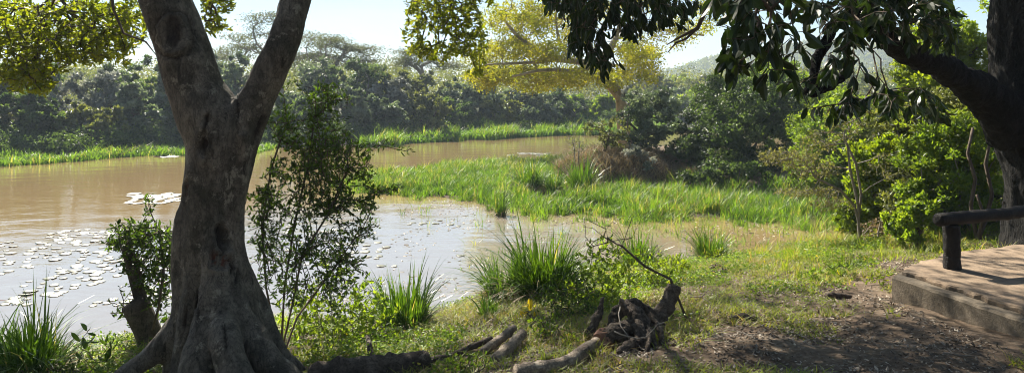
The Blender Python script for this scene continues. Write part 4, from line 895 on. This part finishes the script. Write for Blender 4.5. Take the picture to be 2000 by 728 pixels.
# leafy undergrowth along the far shore
n = 5200; x = rng.uniform(-36, 14, n); s_ = rng.uniform(.6, 7, n); y = yf(x) + s_; per = 60; m = n * per; hh = (.35 + .6 * rng.random(n)) * (1 + .07 * s_); pp = sphere_pts(m) * rng.uniform(.3, 1, (m, 1)) * np.repeat(np.stack([hh * .5, hh * .4, hh * .55], 1), per, 0)
a = Acc(); leaves(a, pp + np.repeat(np.stack([x, y, np.maximum(height(x, y), 0) + hh * .45], 1), per, 0), sphere_pts(m), rng.uniform(.08, .16, m), .6, np.clip(.6 * np.repeat(rng.random(n), per) + .4 * rng.random(m), 0, 1))
tag(struct('bank_undergrowth', a, M['l_deep'], kind='stuff'), 'dark tangled undergrowth along the far shore')
# scum and fallen leaves drifting in the inlet
x, y = scatter(5200, -4.5, 6, 9.3, 20, lambda x, y: (y > ys(x) + .1) & (y < bed_near(x) + .3) & (fbm(x * 1.6, y * .8, 23, 4) > .02))
a = Acc(); dd = rng.normal(size=(len(x), 3)); dd[:, 2] = 0
leaves(a, np.stack([x, y, np.full(len(x), .004) + .003 * rng.random(len(x))], 1), dd, rng.uniform(.02, .09, len(x)), .55, rng.random(len(x)), L6, nrm=rng.normal(size=(len(x), 3)) * .06 + np.array([0, 0, 1.]))
tag(struct('floating_weed', a, M['litter'], kind='stuff'), 'small pale leaves and weed drifting on the inlet')
# dry thatch on the island mound
x, y = scatter(9000, 1.4, 6.2, 21.4, 25, lambda x, y: ((x - 3.6) ** 2 / 5.6 + (y - 24.3) ** 2 / 7 < 1.0) | ((fbm(x, y, 5) > .1) & (y > 21.6)))
reed_stuff('dry_thatch', 'matted dry grass on the island mound', x, y, .34, .018, 'straw', 1.0)

# ------------------------------------------------------------------ sedge tussocks
def tussock(px, d, h, rad, n, label, dry=.0, w=.012, lean=.75, m='sedge', z=None, grp='sedge tussocks'):
    b0 = gp(px, 0, d)
    if z is not None: b0[2] = z
    t = thing('sedge_tussock', label, 'tussock', tuple(b0), grp); a = Acc()
    an = rng.uniform(0, 2 * np.pi, n); rr = rad * .42 * np.sqrt(rng.random(n)); base = np.stack([b0[0] + rr * np.cos(an), b0[1] + rr * np.sin(an), np.full(n, b0[2] - .03)], 1)
    lob_ = 1 + .28 * np.sin(an * 2 + rng.uniform(0, 6)) + .2 * np.sin(an * 5 + rng.uniform(0, 6)); an2 = an + rng.normal(0, .65, n); h = h * lob_; l = lean * rng.uniform(.1, 1.25, n) * (.35 + rr / (rad * .42))
    blades(a, base, h * rng.uniform(.55, 1.2, n), np.stack([np.cos(an2), np.sin(an2)], 1) * l[:, None], w * rng.uniform(.6, 1.3, n), rng.random(n) * .95, 6, np.clip(l * .75, 0, .85) * rng.uniform(.5, 1.1, n))
    obj('blades', a, M[m], t)
    a = Acc(); k = int(n * .5); an = rng.uniform(0, 2 * np.pi, k); rr = rad * .45 * np.sqrt(rng.random(k)); base = np.stack([b0[0] + rr * np.cos(an), b0[1] + rr * np.sin(an), np.full(k, b0[2] - .03)], 1)
    h = float(np.mean(h)); blades(a, base, h * rng.uniform(.2, .75, k), np.stack([np.cos(an), np.sin(an)], 1) * rng.uniform(.5, 1.6, (k, 1)), w, rng.random(k), 5, rng.uniform(.3, 1.1, k))
    obj('dead_thatch', a, M['straw'], t); return t
tussock(1062, 8.3, .74, .62, 800, 'largest sedge tussock, broad and arching, beside the leafy bush in the centre', w=.016)
tussock(985, 8.5, .62, .42, 380, 'long bladed sedge leaning over the water at the left of the largest tussock', lean=1.0, w=.014)
tussock(955, 7.4, .26, .20, 150, 'small low sedge tuft at the foot of the largest tussock')
tussock(790, 7.8, .58, .52, 640, 'dark upright sedge tussock by the water between slender shrub and largest tussock', lean=.6, w=.014)
tussock(60, 5.9, .58, .50, 600, 'dark sedge tussock at the bottom left corner', w=.013, lean=.8)
tussock(-20, 6.2, .5, .4, 300, 'sedge tussock cut by the left edge of the photo', w=.013)
tussock(1245, 11.2, .62, .50, 440, 'pale tipped sedge tussock behind the leafy bush with the dead branch', w=.012)
tussock(1388, 12.1, .58, .42, 460, 'round sedge tussock standing alone on the lawn edge by the narrow channel', w=.013, lean=.7)
tussock(1540, 15.8, .36, .40, 200, 'spiky sedge tussock across the narrow channel, left of the sapling', w=.013)
tussock(1465, 15.9, .28, .3, 90, 'small bleached grass tuft at the far edge of the narrow channel', m='straw')
tussock(1035, 21.4, .85, .85, 620, 'broad sedge tussock with dark matted base in the marsh grass', w=.018)
tussock(1082, 20.8, .70, .45, 260, 'small tussock between two larger ones in the marsh grass', w=.016, lean=.5)
tussock(1135, 20.6, 1.05, .6, 460, 'tall sedge tussock at the left foot of the island mound', w=.018, lean=.55)
tussock(1218, 21.3, .45, .35, 160, 'sedge tuft growing on the brown island mound', w=.014)
tussock(978, 17.2, .6, .26, 130, 'isolated sedge tuft standing in open water before the marsh grass', w=.014, lean=.45, z=-.03)
tussock(956, 17.9, .38, .2, 70, 'thin bleached tuft in the water beside the isolated sedge tuft', w=.011, lean=.6, z=-.03)
tussock(938, 19.2, .7, .3, 90, 'wispy tuft at the water edge of the marsh grass', w=.014, lean=.6)

# ------------------------------------------------------------------ herbs and small leafy plants
def herb(px, d, w, h, n0, label, leaf=.04, m='herb', name='leafy_plant', cat='plant', sp=.02, tpl=L6, ratio=.5, thick=.006, grp=None):
    b0 = gp(px, 0, d); t = thing(name, label, cat, tuple(b0), grp); f = Acc(); b = Acc(); n = int(n0 * 1.6); q_ = sphere_pts(n) * rng.random((n, 1)) ** .4; q_[:, 2] = np.abs(q_[:, 2])
    T = b0 + q_ * np.array([w / 2, w / 2.4, h]) + [0, 0, .03]
    ch = grow([b0, b0 + [0, 0, h * .15]], T, .08, .3, .0018, thick, back=.05); wood(b, ch); sprigs(f, ch, sp, .0045, leaf, ratio, tpl, up=.3, spread=.006)
    obj('stems', b, M['twig'], t); obj('foliage', f, M[m], t); return t
herb(1180, 7.6, .85, .72, 190, 'knee high leafy bush behind the pile of dead roots', .05, 'l_mid', 'leafy_bush', 'bush')
herb(1270, 8.6, .6, .45, 80, 'leafy bush right behind the leaning dead log', .045, 'l_mid', 'leafy_bush', 'bush')
herb(1110, 6.9, .65, .42, 130, 'small dark bush at the left of the dead root pile', .035, 'l_shrub', 'leafy_bush', 'bush')
herb(650, 7.0, .85, .80, 190, 'leafy bush at the water edge between slender shrub and dark sedge', .05, 'l_mid', 'leafy_bush', 'bush', .026)
herb(715, 7.2, .7, .66, 150, 'leafy bush touching the left side of the dark sedge tussock', .05, 'l_mid', 'leafy_bush', 'bush', .026)
herb(905, 5.2, .50, .20, 110, 'low fresh green herb patch at the bottom between the two logs', .032, 'herb')
herb(1320, 9.6, .50, .26, 70, 'bright lime herb behind the leaning dead log', .045, 'l_lime')
herb(1065, 6.1, .40, .24, 44, 'yellow green herb left of the pale log', .036, 'herb')
herb(585, 7.4, .6, .5, 90, 'leafy bush at the water edge behind the slender shrub stems', .045, 'l_mid', 'leafy_bush', 'bush', .026)
herb(760, 6.6, .5, .2, 60, 'low dark plants at the foot of the dark upright sedge tussock', .03, 'l_shrub')
herb(330, 7.4, .5, .5, 60, 'low bush between the dead stump and the forked trunk at the water edge', .045, 'l_shrub', 'leafy_bush', 'bush', .026)
herb(860, 6.6, .5, .12, 60, 'low lime herbs on the bank behind the thick fallen log', .026, 'herb')
herb(1110, 5.9, .35, .14, 40, 'small lime herb beside the cut end of the long grey log', .028, 'herb')
herb(1400, 11.0, .5, .24, 50, 'lime herb at the foot of the round sedge tussock', .04, 'l_lime')
herb(620, 6.2, .60, .16, 70, 'low lime herb patch right of the forked tree roots', .03, 'l_lime')
herb(1590, 8.3, .35, .18, 30, 'long leaved weed on the lawn left of the deck', .06, 'herb', ratio=.3)
herb(1640, 8.6, .40, .22, 30, 'taller long leaved weed on the lawn near the deck corner', .065, 'herb', ratio=.3)
herb(1720, 8.0, .35, .16, 26, 'sunlit weed touching the deck corner', .045, 'l_lime', ratio=.35)
herb(180, 5.9, .34, .36, 16, 'small plant with drooping dark leaves beside the bottom left sedge', .085, 'l_shrub', ratio=.32, sp=.03, tpl=L9)
herb(130, 5.7, .5, .12, 50, 'low dark ground plant between bottom left sedge and drooping plant', .03, 'l_shrub')
herb(1040, 6.7, .2, .25, 8, 'seedling with a few bright yellow leaves left of the dead roots', .06, 'yellow', ratio=.5, sp=.05)

# ------------------------------------------------------------------ dead wood
def log(name, label, pts, rad, m='dead_wood', cat='log', sides=14, extra=(), parts=()):
    a = Acc()
    def sub(p, r):
        p = np.array(p); r = np.array(r, float); s = np.linspace(0, len(p) - 1, (len(p) - 1) * 5 + 1)
        pp = np.stack([np.interp(s, np.arange(len(p)), p[:, k]) for k in range(3)], 1); pp[1:-1] += rng.normal(0, r.mean() * .07, pp[1:-1].shape)
        return pp, np.interp(s, np.arange(len(r)), r) * (1 + .09 * rng.normal(size=len(s)))
    p, r = sub(pts, rad); tube(a, p, r, sides, wob=.05)
    for (e1, e2) in extra:
        p, r = sub(e1, e2); tube(a, p, r, 10, wob=.06)
    o = tag(obj(name, a, M[m], None, True), label, cat); return o
def gz(px, d, up=0):
    b0 = gp(px, 0, d); b0[2] += .02 + up; return b0
log('fallen_log', 'thick dark fallen log lying right of the forked tree roots', [gz(600, 5.35, .04), gz(660, 5.4, .08), gz(740, 5.45, .07), gz(800, 5.55, .06), gz(835, 5.65, .05)], [.07, .10, .095, .085, .06],
    extra=[([gz(820, 5.6, .05), gz(880, 5.75, .04), gz(960, 6.0, .06)], [.035, .03, .02]), ([gz(745, 5.7, .02), gz(725, 6.1, .05), gz(718, 6.4, .12)], [.03, .025, .02])])
log('split_log', 'pale split log pointing up right beside the yellow green herb', [gz(965, 5.5, 0), gz(992, 5.7, .04), gz(1020, 5.95, .09)], [.05, .05, .038], 'pale_wood',
    extra=[([gz(940, 5.7, .03), gz(975, 5.9, .07), gz(1005, 6.1, .10)], [.03, .04, .03])])
log('pale_log', 'long grey log with a cut end running up to the dead roots', [gz(1008, 5.0, .03), gz(1055, 5.08, .03), gz(1100, 5.2, .04), gz(1135, 5.45, .05), gz(1165, 5.7, .05)], [.058, .052, .05, .048, .045], 'pale_wood')
t = thing('root_pile', 'gnarled dark dead stump with splayed roots at the edge of the shade', 'stump', tuple(gz(1230, 5.9)))
roots = [([gz(1180, 5.75, .05), gz(1205, 5.78, .09), gz(1228, 5.85, .11), gz(1250, 6.0, .10)], [.078, .088, .07, .05]),
         ([gz(1254, 5.62, 0), gz(1250, 5.72, .10), gz(1240, 5.9, .20), gz(1222, 6.05, .25)], [.035, .045, .05, .035]),
         ([gz(1280, 5.68, .0), gz(1272, 5.75, .07), gz(1258, 5.9, .17), gz(1240, 6.0, .22)], [.02, .028, .035, .03]), ([gz(1190, 6.1, .0), gz(1208, 6.12, .16), gz(1238, 6.15, .22), gz(1268, 6.15, .16), gz(1292, 6.1, .02)], [.035, .05, .05, .04, .03]),
         ([gz(1150, 6.0, .0), gz(1162, 6.05, .10), gz(1172, 6.1, .17), gz(1178, 6.15, .28)], [.04, .034, .03, .018]), ([gz(1210, 5.55, .0), gz(1228, 5.58, .05), gz(1250, 5.66, .08), gz(1275, 5.8, .1)], [.035, .04, .035, .03]),
         ([gz(1262, 5.5, -.02), gz(1266, 5.6, .05), gz(1268, 5.8, .12)], [.018, .022, .026]), ([gz(1295, 5.7, -.02), gz(1288, 5.85, .08), gz(1270, 6.0, .16)], [.016, .022, .03]), ([gz(1225, 5.95, .2), gz(1216, 5.9, .28), gz(1212, 5.88, .33)], [.03, .02, .01]),
         ([gz(1172, 5.9, -.02), gz(1186, 5.95, .07), gz(1205, 6.0, .12)], [.02, .028, .03])]
me = sculpt(roots, .009, 2); c, nn = get_co(me); c += nn * (.016 * noise3(c, 14) + .011 * noise3(c, 34) + .005 * noise3(c, 80))[:, None]; set_co(me, c); obj('stump_body', me, M['dead_wood'], t)
a = Acc(); tube(a, [gz(1168, 5.71, .05), gz(1177, 5.74, .05), gz(1182, 5.76, .05)], [.055, .082, .088], 12, wob=.08); obj('broken_end', a, M['raw_wood'], t)
a = Acc()
for pts in ([(1200, 5.6, .16), (1212, 5.57, .15), (1225, 5.55, .13), (1245, 5.54, .10), (1262, 5.55, .10), (1275, 5.57, .15), (1285, 5.6, .19), (1298, 5.6, .2)], [(1213, 5.9, .28), (1208, 5.8, .24), (1212, 5.7, .18), (1224, 5.62, .14), (1236, 5.6, .04)]):
    tube(a, [gz(*p_) for p_ in pts], np.linspace(.006, .003, len(pts)), 6, wob=.05)
obj('root', a, M['grey_twig'], t, True)
log('leaning_log', 'short weathered log leaning up right out of the dead roots', [gz(1272, 6.15, .02), gz(1286, 6.2, .12), gz(1302, 6.25, .2), gz(1318, 6.3, .36)], [.075, .07, .068, .055], 'dead_wood')
# dead twiggy branch
t = thing('dead_branch', 'bare twiggy dead branch arching left over the leafy bush', 'branch', tuple(gz(1330, 6.6)))
b = Acc(); T = np.stack([P(rng.uniform(1130, 1300), rng.uniform(410, 520), rng.uniform(6.4, 7.2)) for _ in range(46)])
ch = grow([gz(1345, 6.4), P(1310, 545, 6.5), P(1260, 520, 6.6), P(1215, 480, 6.7)], T, .14, .4, .002, .012, back=.1); wood(b, ch); obj('twigs', b, M['twig'], t, True)
log('straw_branch', 'pale dry stick lying on the lawn right of the leaning log', [gz(1345, 7.6, .02), gz(1370, 7.3, .06), gz(1392, 7.1, .02)], [.008, .009, .006], 'pale_wood', 'stick', 6,
    extra=[([gz(1370, 7.3, .06), gz(1385, 7.5, .12)], [.006, .003]), ([gz(1375, 7.2, .04), gz(1365, 6.9, .02)], [.006, .003])])
log('flat_wood', 'dark flat piece of wood lying on the shaded ground left of the deck', [gz(1425, 6.5, .01), gz(1450, 6.5, .02), gz(1478, 6.45, .01)], [.03, .035, .02], 'dead_wood', 'wood', 8)
log('lawn_log', 'small rotten log on the lawn below the long leaved weeds', [gz(1615, 7.3, .01), gz(1640, 7.4, .02), gz(1662, 7.4, .01)], [.035, .04, .025], 'dead_wood', 'log', 9)
# mud clods
t = thing('mud_heap', 'dark churned mud clods on the lawn right of the leaning log', 'mud heap', tuple(gz(1405, 9.4)))
for (px, d, r) in ((1400, 9.7, .10), (1412, 9.3, .08), (1395, 9.3, .06), (1420, 9.9, .09), (1408, 8.9, .06), (1388, 9.9, .06)):
    a = Acc(); b0 = gz(px, d); th = np.linspace(0, np.pi, 9)[:, None]; ph = np.linspace(0, 2 * np.pi, 13)[None, :-1]
    V = np.stack([np.sin(th) * np.cos(ph), np.sin(th) * np.sin(ph), np.cos(th) * .6 + 0 * ph], -1).reshape(-1, 3); V = V * r * (1 + .16 * rng.normal(size=(len(V), 1))) + b0
    i = np.arange(8)[:, None] * 12; j = np.arange(12)[None]; j2 = (j + 1) % 12
    a.add(V, np.stack([i + j, i + 12 + j, i + 12 + j2, i + j2], -1).reshape(-1, 4)); obj('clod', a, M['mud'], t)

# fallen twigs
tw = None
for k in range(26):
    if tw is None or k % 9 == 0:
        a = Acc(); pts = np.cumsum(np.vstack([[0, 0, .01], rng.normal(0, .012, (6, 3)) * [1, 1, .3] + [.05, 0, 0]]), 0); tube(a, pts, np.linspace(.006, .002, 7), 5)
        tube(a, [pts[3], pts[3] + [.04, .05, .01], pts[3] + [.07, .09, .01]], [.003, .002, .0015], 4); me = a.mesh('fallen_twig', True); me.materials.append(M['grey_twig'])
    o = bpy.data.objects.new('fallen_twig', me); C.objects.link(o); tw = o
    x = rng.uniform(.2, 3.3); y = rng.uniform(4.4, 7.5); o.location = (x, y, G(x, y) + .01); o.rotation_euler = (0, 0, rng.uniform(0, 6.28)); s = rng.uniform(.5, 1.1); o.scale = (s, s, s)
    tag(o, 'short thin fallen twig lying on the shaded leaf litter', 'twig', 'fallen twigs on the leaf litter')

# ------------------------------------------------------------------ lily pads
pads = []
for k in range(5):
    a = Acc(); n = 22; an = np.linspace(.22, 2 * np.pi - .22, n); rr = 1 + .05 * rng.normal(size=n); wv = .012 + .03 * np.abs(np.sin(an * 2.5 + k)) * rng.random()
    V = [[0, 0, .004]] + [[.6 * r_ * math.cos(t_), .6 * r_ * math.sin(t_), .004 + .01 * rng.random()] for t_, r_ in zip(an, rr)] + [[r_ * math.cos(t_), r_ * math.sin(t_), w_ + .02 * rng.random()] for t_, r_, w_ in zip(an, rr, wv)]
    fs = [[0, i_, i_ + 1] for i_ in range(1, n)]; qs = [[i_, n + i_, n + i_ + 1, i_ + 1] for i_ in range(1, n)]
    V = np.array(V); lowv = V - [0, 0, .012]; m_ = len(V)
    a.add(np.vstack([V, lowv]), [np.array(fs), np.array(qs), np.array(fs)[:, ::-1] + m_, np.array([[n + i_, m_ + n + i_, m_ + n + i_ + 1, n + i_ + 1] for i_ in range(1, n)])])
    me = a.mesh('lily_pad', True); me.materials.append(M['pad']); pads.append(me)
def padset(spots, label, group, smin, smax):
    for (x, y) in spots:
        o = bpy.data.objects.new('lily_pad', pads[rng.integers(5)]); C.objects.link(o); s = rng.uniform(smin, smax)
        o.location = (x, y, .004 + .004 * rng.random()); o.scale = (s, s * rng.uniform(.75, 1.1), s * .9); o.rotation_euler = (rng.normal(0, .045), rng.normal(0, .045), rng.uniform(0, 6.28)); tag(o, label, 'lily pad', group)
def pad_spots(px0, px1, py0, py1, n, mask, md):
    out = []
    tries = 0
    while len(out) < n and tries < 40000:
        tries += 1
        px, py = rng.uniform(px0, px1), rng.uniform(py0, py1); d = EYE * F / (py - HY); x = (px - 1000) / F * d
        if mask(px, py, x, d) and all((x - a_) ** 2 + (d - b_) ** 2 > md * md for a_, b_ in out): out.append((x, d))
    return out
sp = pad_spots(-40, 350, 436, 606, 215, lambda px, py, x, d: abs((py - 520) - (px - 160) * -.05) < 82 and float(fbm(np.array([x * 1.2]), np.array([d * .9]), 15, 3)[0]) > -.10 and py > 455 - px * .04, .14)
padset(sp, 'pale glinting lily pad in the raft of pads at the left', 'lily pads of the left raft', .045, .11)
sp = pad_spots(245, 352, 378, 398, 26, lambda px, py, x, d: True, .2); padset(sp, 'lily pad in the thin streak left of the forked trunk', 'lily pads of the thin streak', .12, .22)
sp = pad_spots(560, 900, 425, 520, 62, lambda px, py, x, d: float(fbm(np.array([x * 1.5]), np.array([d * 1.0]), 18, 3)[0]) > 0, .16); padset(sp, 'small lily pad floating right of the slender shrub', 'lily pads right of the slender shrub', .05, .10)
sp = pad_spots(980, 1080, 299, 306, 12, lambda px, py, x, d: True, .3); padset(sp, 'lily pad beyond the marsh grass in the brown channel', 'lily pads of the brown channel', .15, .3)
sp = pad_spots(290, 350, 297, 308, 10, lambda px, py, x, d: True, .3); padset(sp, 'lily pad at the end of the left reed bank', 'lily pads by the left reeds', .15, .3)
a = Acc(); tube(a, [P(-20, 586, 10.1), P(34, 588, 10.05)], [.012, .008], 6); tag(obj('floating_stick', a, M['raw_wood'], None, True), 'reddish stick floating on the water at the left edge', 'stick')

# ------------------------------------------------------------------ concrete deck and log bench
def poly_slab(name, ring, z0, z1, m, parent, edge=.0, sub=.06, jz=.0):
    ring = np.array(ring, float); pts = []
    for k in range(len(ring)):
        p0, p1 = ring[k], ring[(k + 1) % len(ring)]; n = max(1, int(np.linalg.norm(p1 - p0) / sub))
        for s in range(n): pts.append(p0 + (p1 - p0) * s / n)
    pts = np.array(pts); n = len(pts)
    if edge: pts = pts + rng.normal(0, edge * .12, pts.shape) + edge * np.stack([fbm(pts[:, 0] * 3, pts[:, 1] * 3, 7), fbm(pts[:, 0] * 3, pts[:, 1] * 3, 8)], 1) * 1.6
    cen = pts.mean(0); ins = pts + unit(cen - pts) * .018
    rows = [np.c_[pts, np.full(n, z0)], np.c_[pts, z1 - .018 + jz * rng.normal(size=n)], np.c_[ins, np.full(n, z1)]]
    a = Acc(); V = np.vstack(rows); i = np.arange(2)[:, None] * n; j = np.arange(n)[None]; j2 = (j + 1) % n
    a.add(V, [np.stack([i + j, i + j2, i + n + j2, i + n + j], -1).reshape(-1, 4), (np.arange(n) + 2 * n)[None]])
    return obj(name, a, m, parent)
DK = thing('concrete_deck', 'raised cracked concrete deck at the right edge of the bank', 'deck', (5, 6, .9))
ring = [(3.6, 7.0), (3.85, 7.27), (4.15, 7.5), (4.6, 7.83), (5.2, 8.1), (5.8, 8.35), (10, 9.6), (10, 1.0), (4.7, 1.0), (4.12, 4.5), (3.88, 5.6)][::-1]
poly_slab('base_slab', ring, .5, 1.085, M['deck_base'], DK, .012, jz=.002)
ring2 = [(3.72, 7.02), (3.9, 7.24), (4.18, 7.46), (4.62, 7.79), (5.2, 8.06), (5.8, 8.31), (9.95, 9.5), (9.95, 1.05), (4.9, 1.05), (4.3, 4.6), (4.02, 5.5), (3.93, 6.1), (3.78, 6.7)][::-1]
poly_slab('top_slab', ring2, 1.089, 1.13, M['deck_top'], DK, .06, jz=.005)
BN = thing('log_bench', 'dark round log rail on a squat post at the deck edge', 'bench', (4.2, 7.1, 1.13))
def rough_log(name, p0, p1, r0, r1, parent, n=22, sides=20):
    a = Acc(); s = np.linspace(0, 1, n); pts = np.array(p0) + (np.array(p1) - np.array(p0)) * s[:, None]; pts[1:-1] += rng.normal(0, .0025, pts[1:-1].shape)
    rr = (r0 + (r1 - r0) * s) * (1 + .025 * rng.normal(size=n)); rr[0] *= .8; rr[-1] *= .85; pts[1] = pts[0] + (pts[1] - pts[0]) * .25
    tube(a, pts, rr, sides, wob=.02); return obj(name, a, M['bench_wood'], parent, True)
rough_log('post', (4.24, 7.12, 1.10), (4.23, 7.12, 1.555), .077, .074, BN); rough_log('post', (6.3, 7.75, 1.10), (6.3, 7.75, 1.60), .075, .072, BN)
rough_log('rail', (4.06, 7.06, 1.605), (6.55, 7.84, 1.665), .062, .055, BN, 40)

# ------------------------------------------------------------------ air
m, n, out = mat('air_haze'); pv = n.nodes.new('ShaderNodeVolumePrincipled'); pv.inputs['Color'].default_value = (.72, .86, 1.0, 1); pv.inputs['Density'].default_value = .0010; pv.inputs['Anisotropy'].default_value = .1
n.links.new(pv.outputs[0], out.inputs['Volume'])
a = Acc(); V = [(sx * 960, sy * 960, z) for z in (-3, 40) for sx, sy in ((-1, -1), (1, -1), (1, 1), (-1, 1))]
a.add(V, np.array([[3, 2, 1, 0], [4, 5, 6, 7], [0, 1, 5, 4], [1, 2, 6, 5], [2, 3, 7, 6], [3, 0, 4, 7]]))
o = struct('haze', a, m, kind='stuff'); o['label'] = 'thin pale air haze over the river'
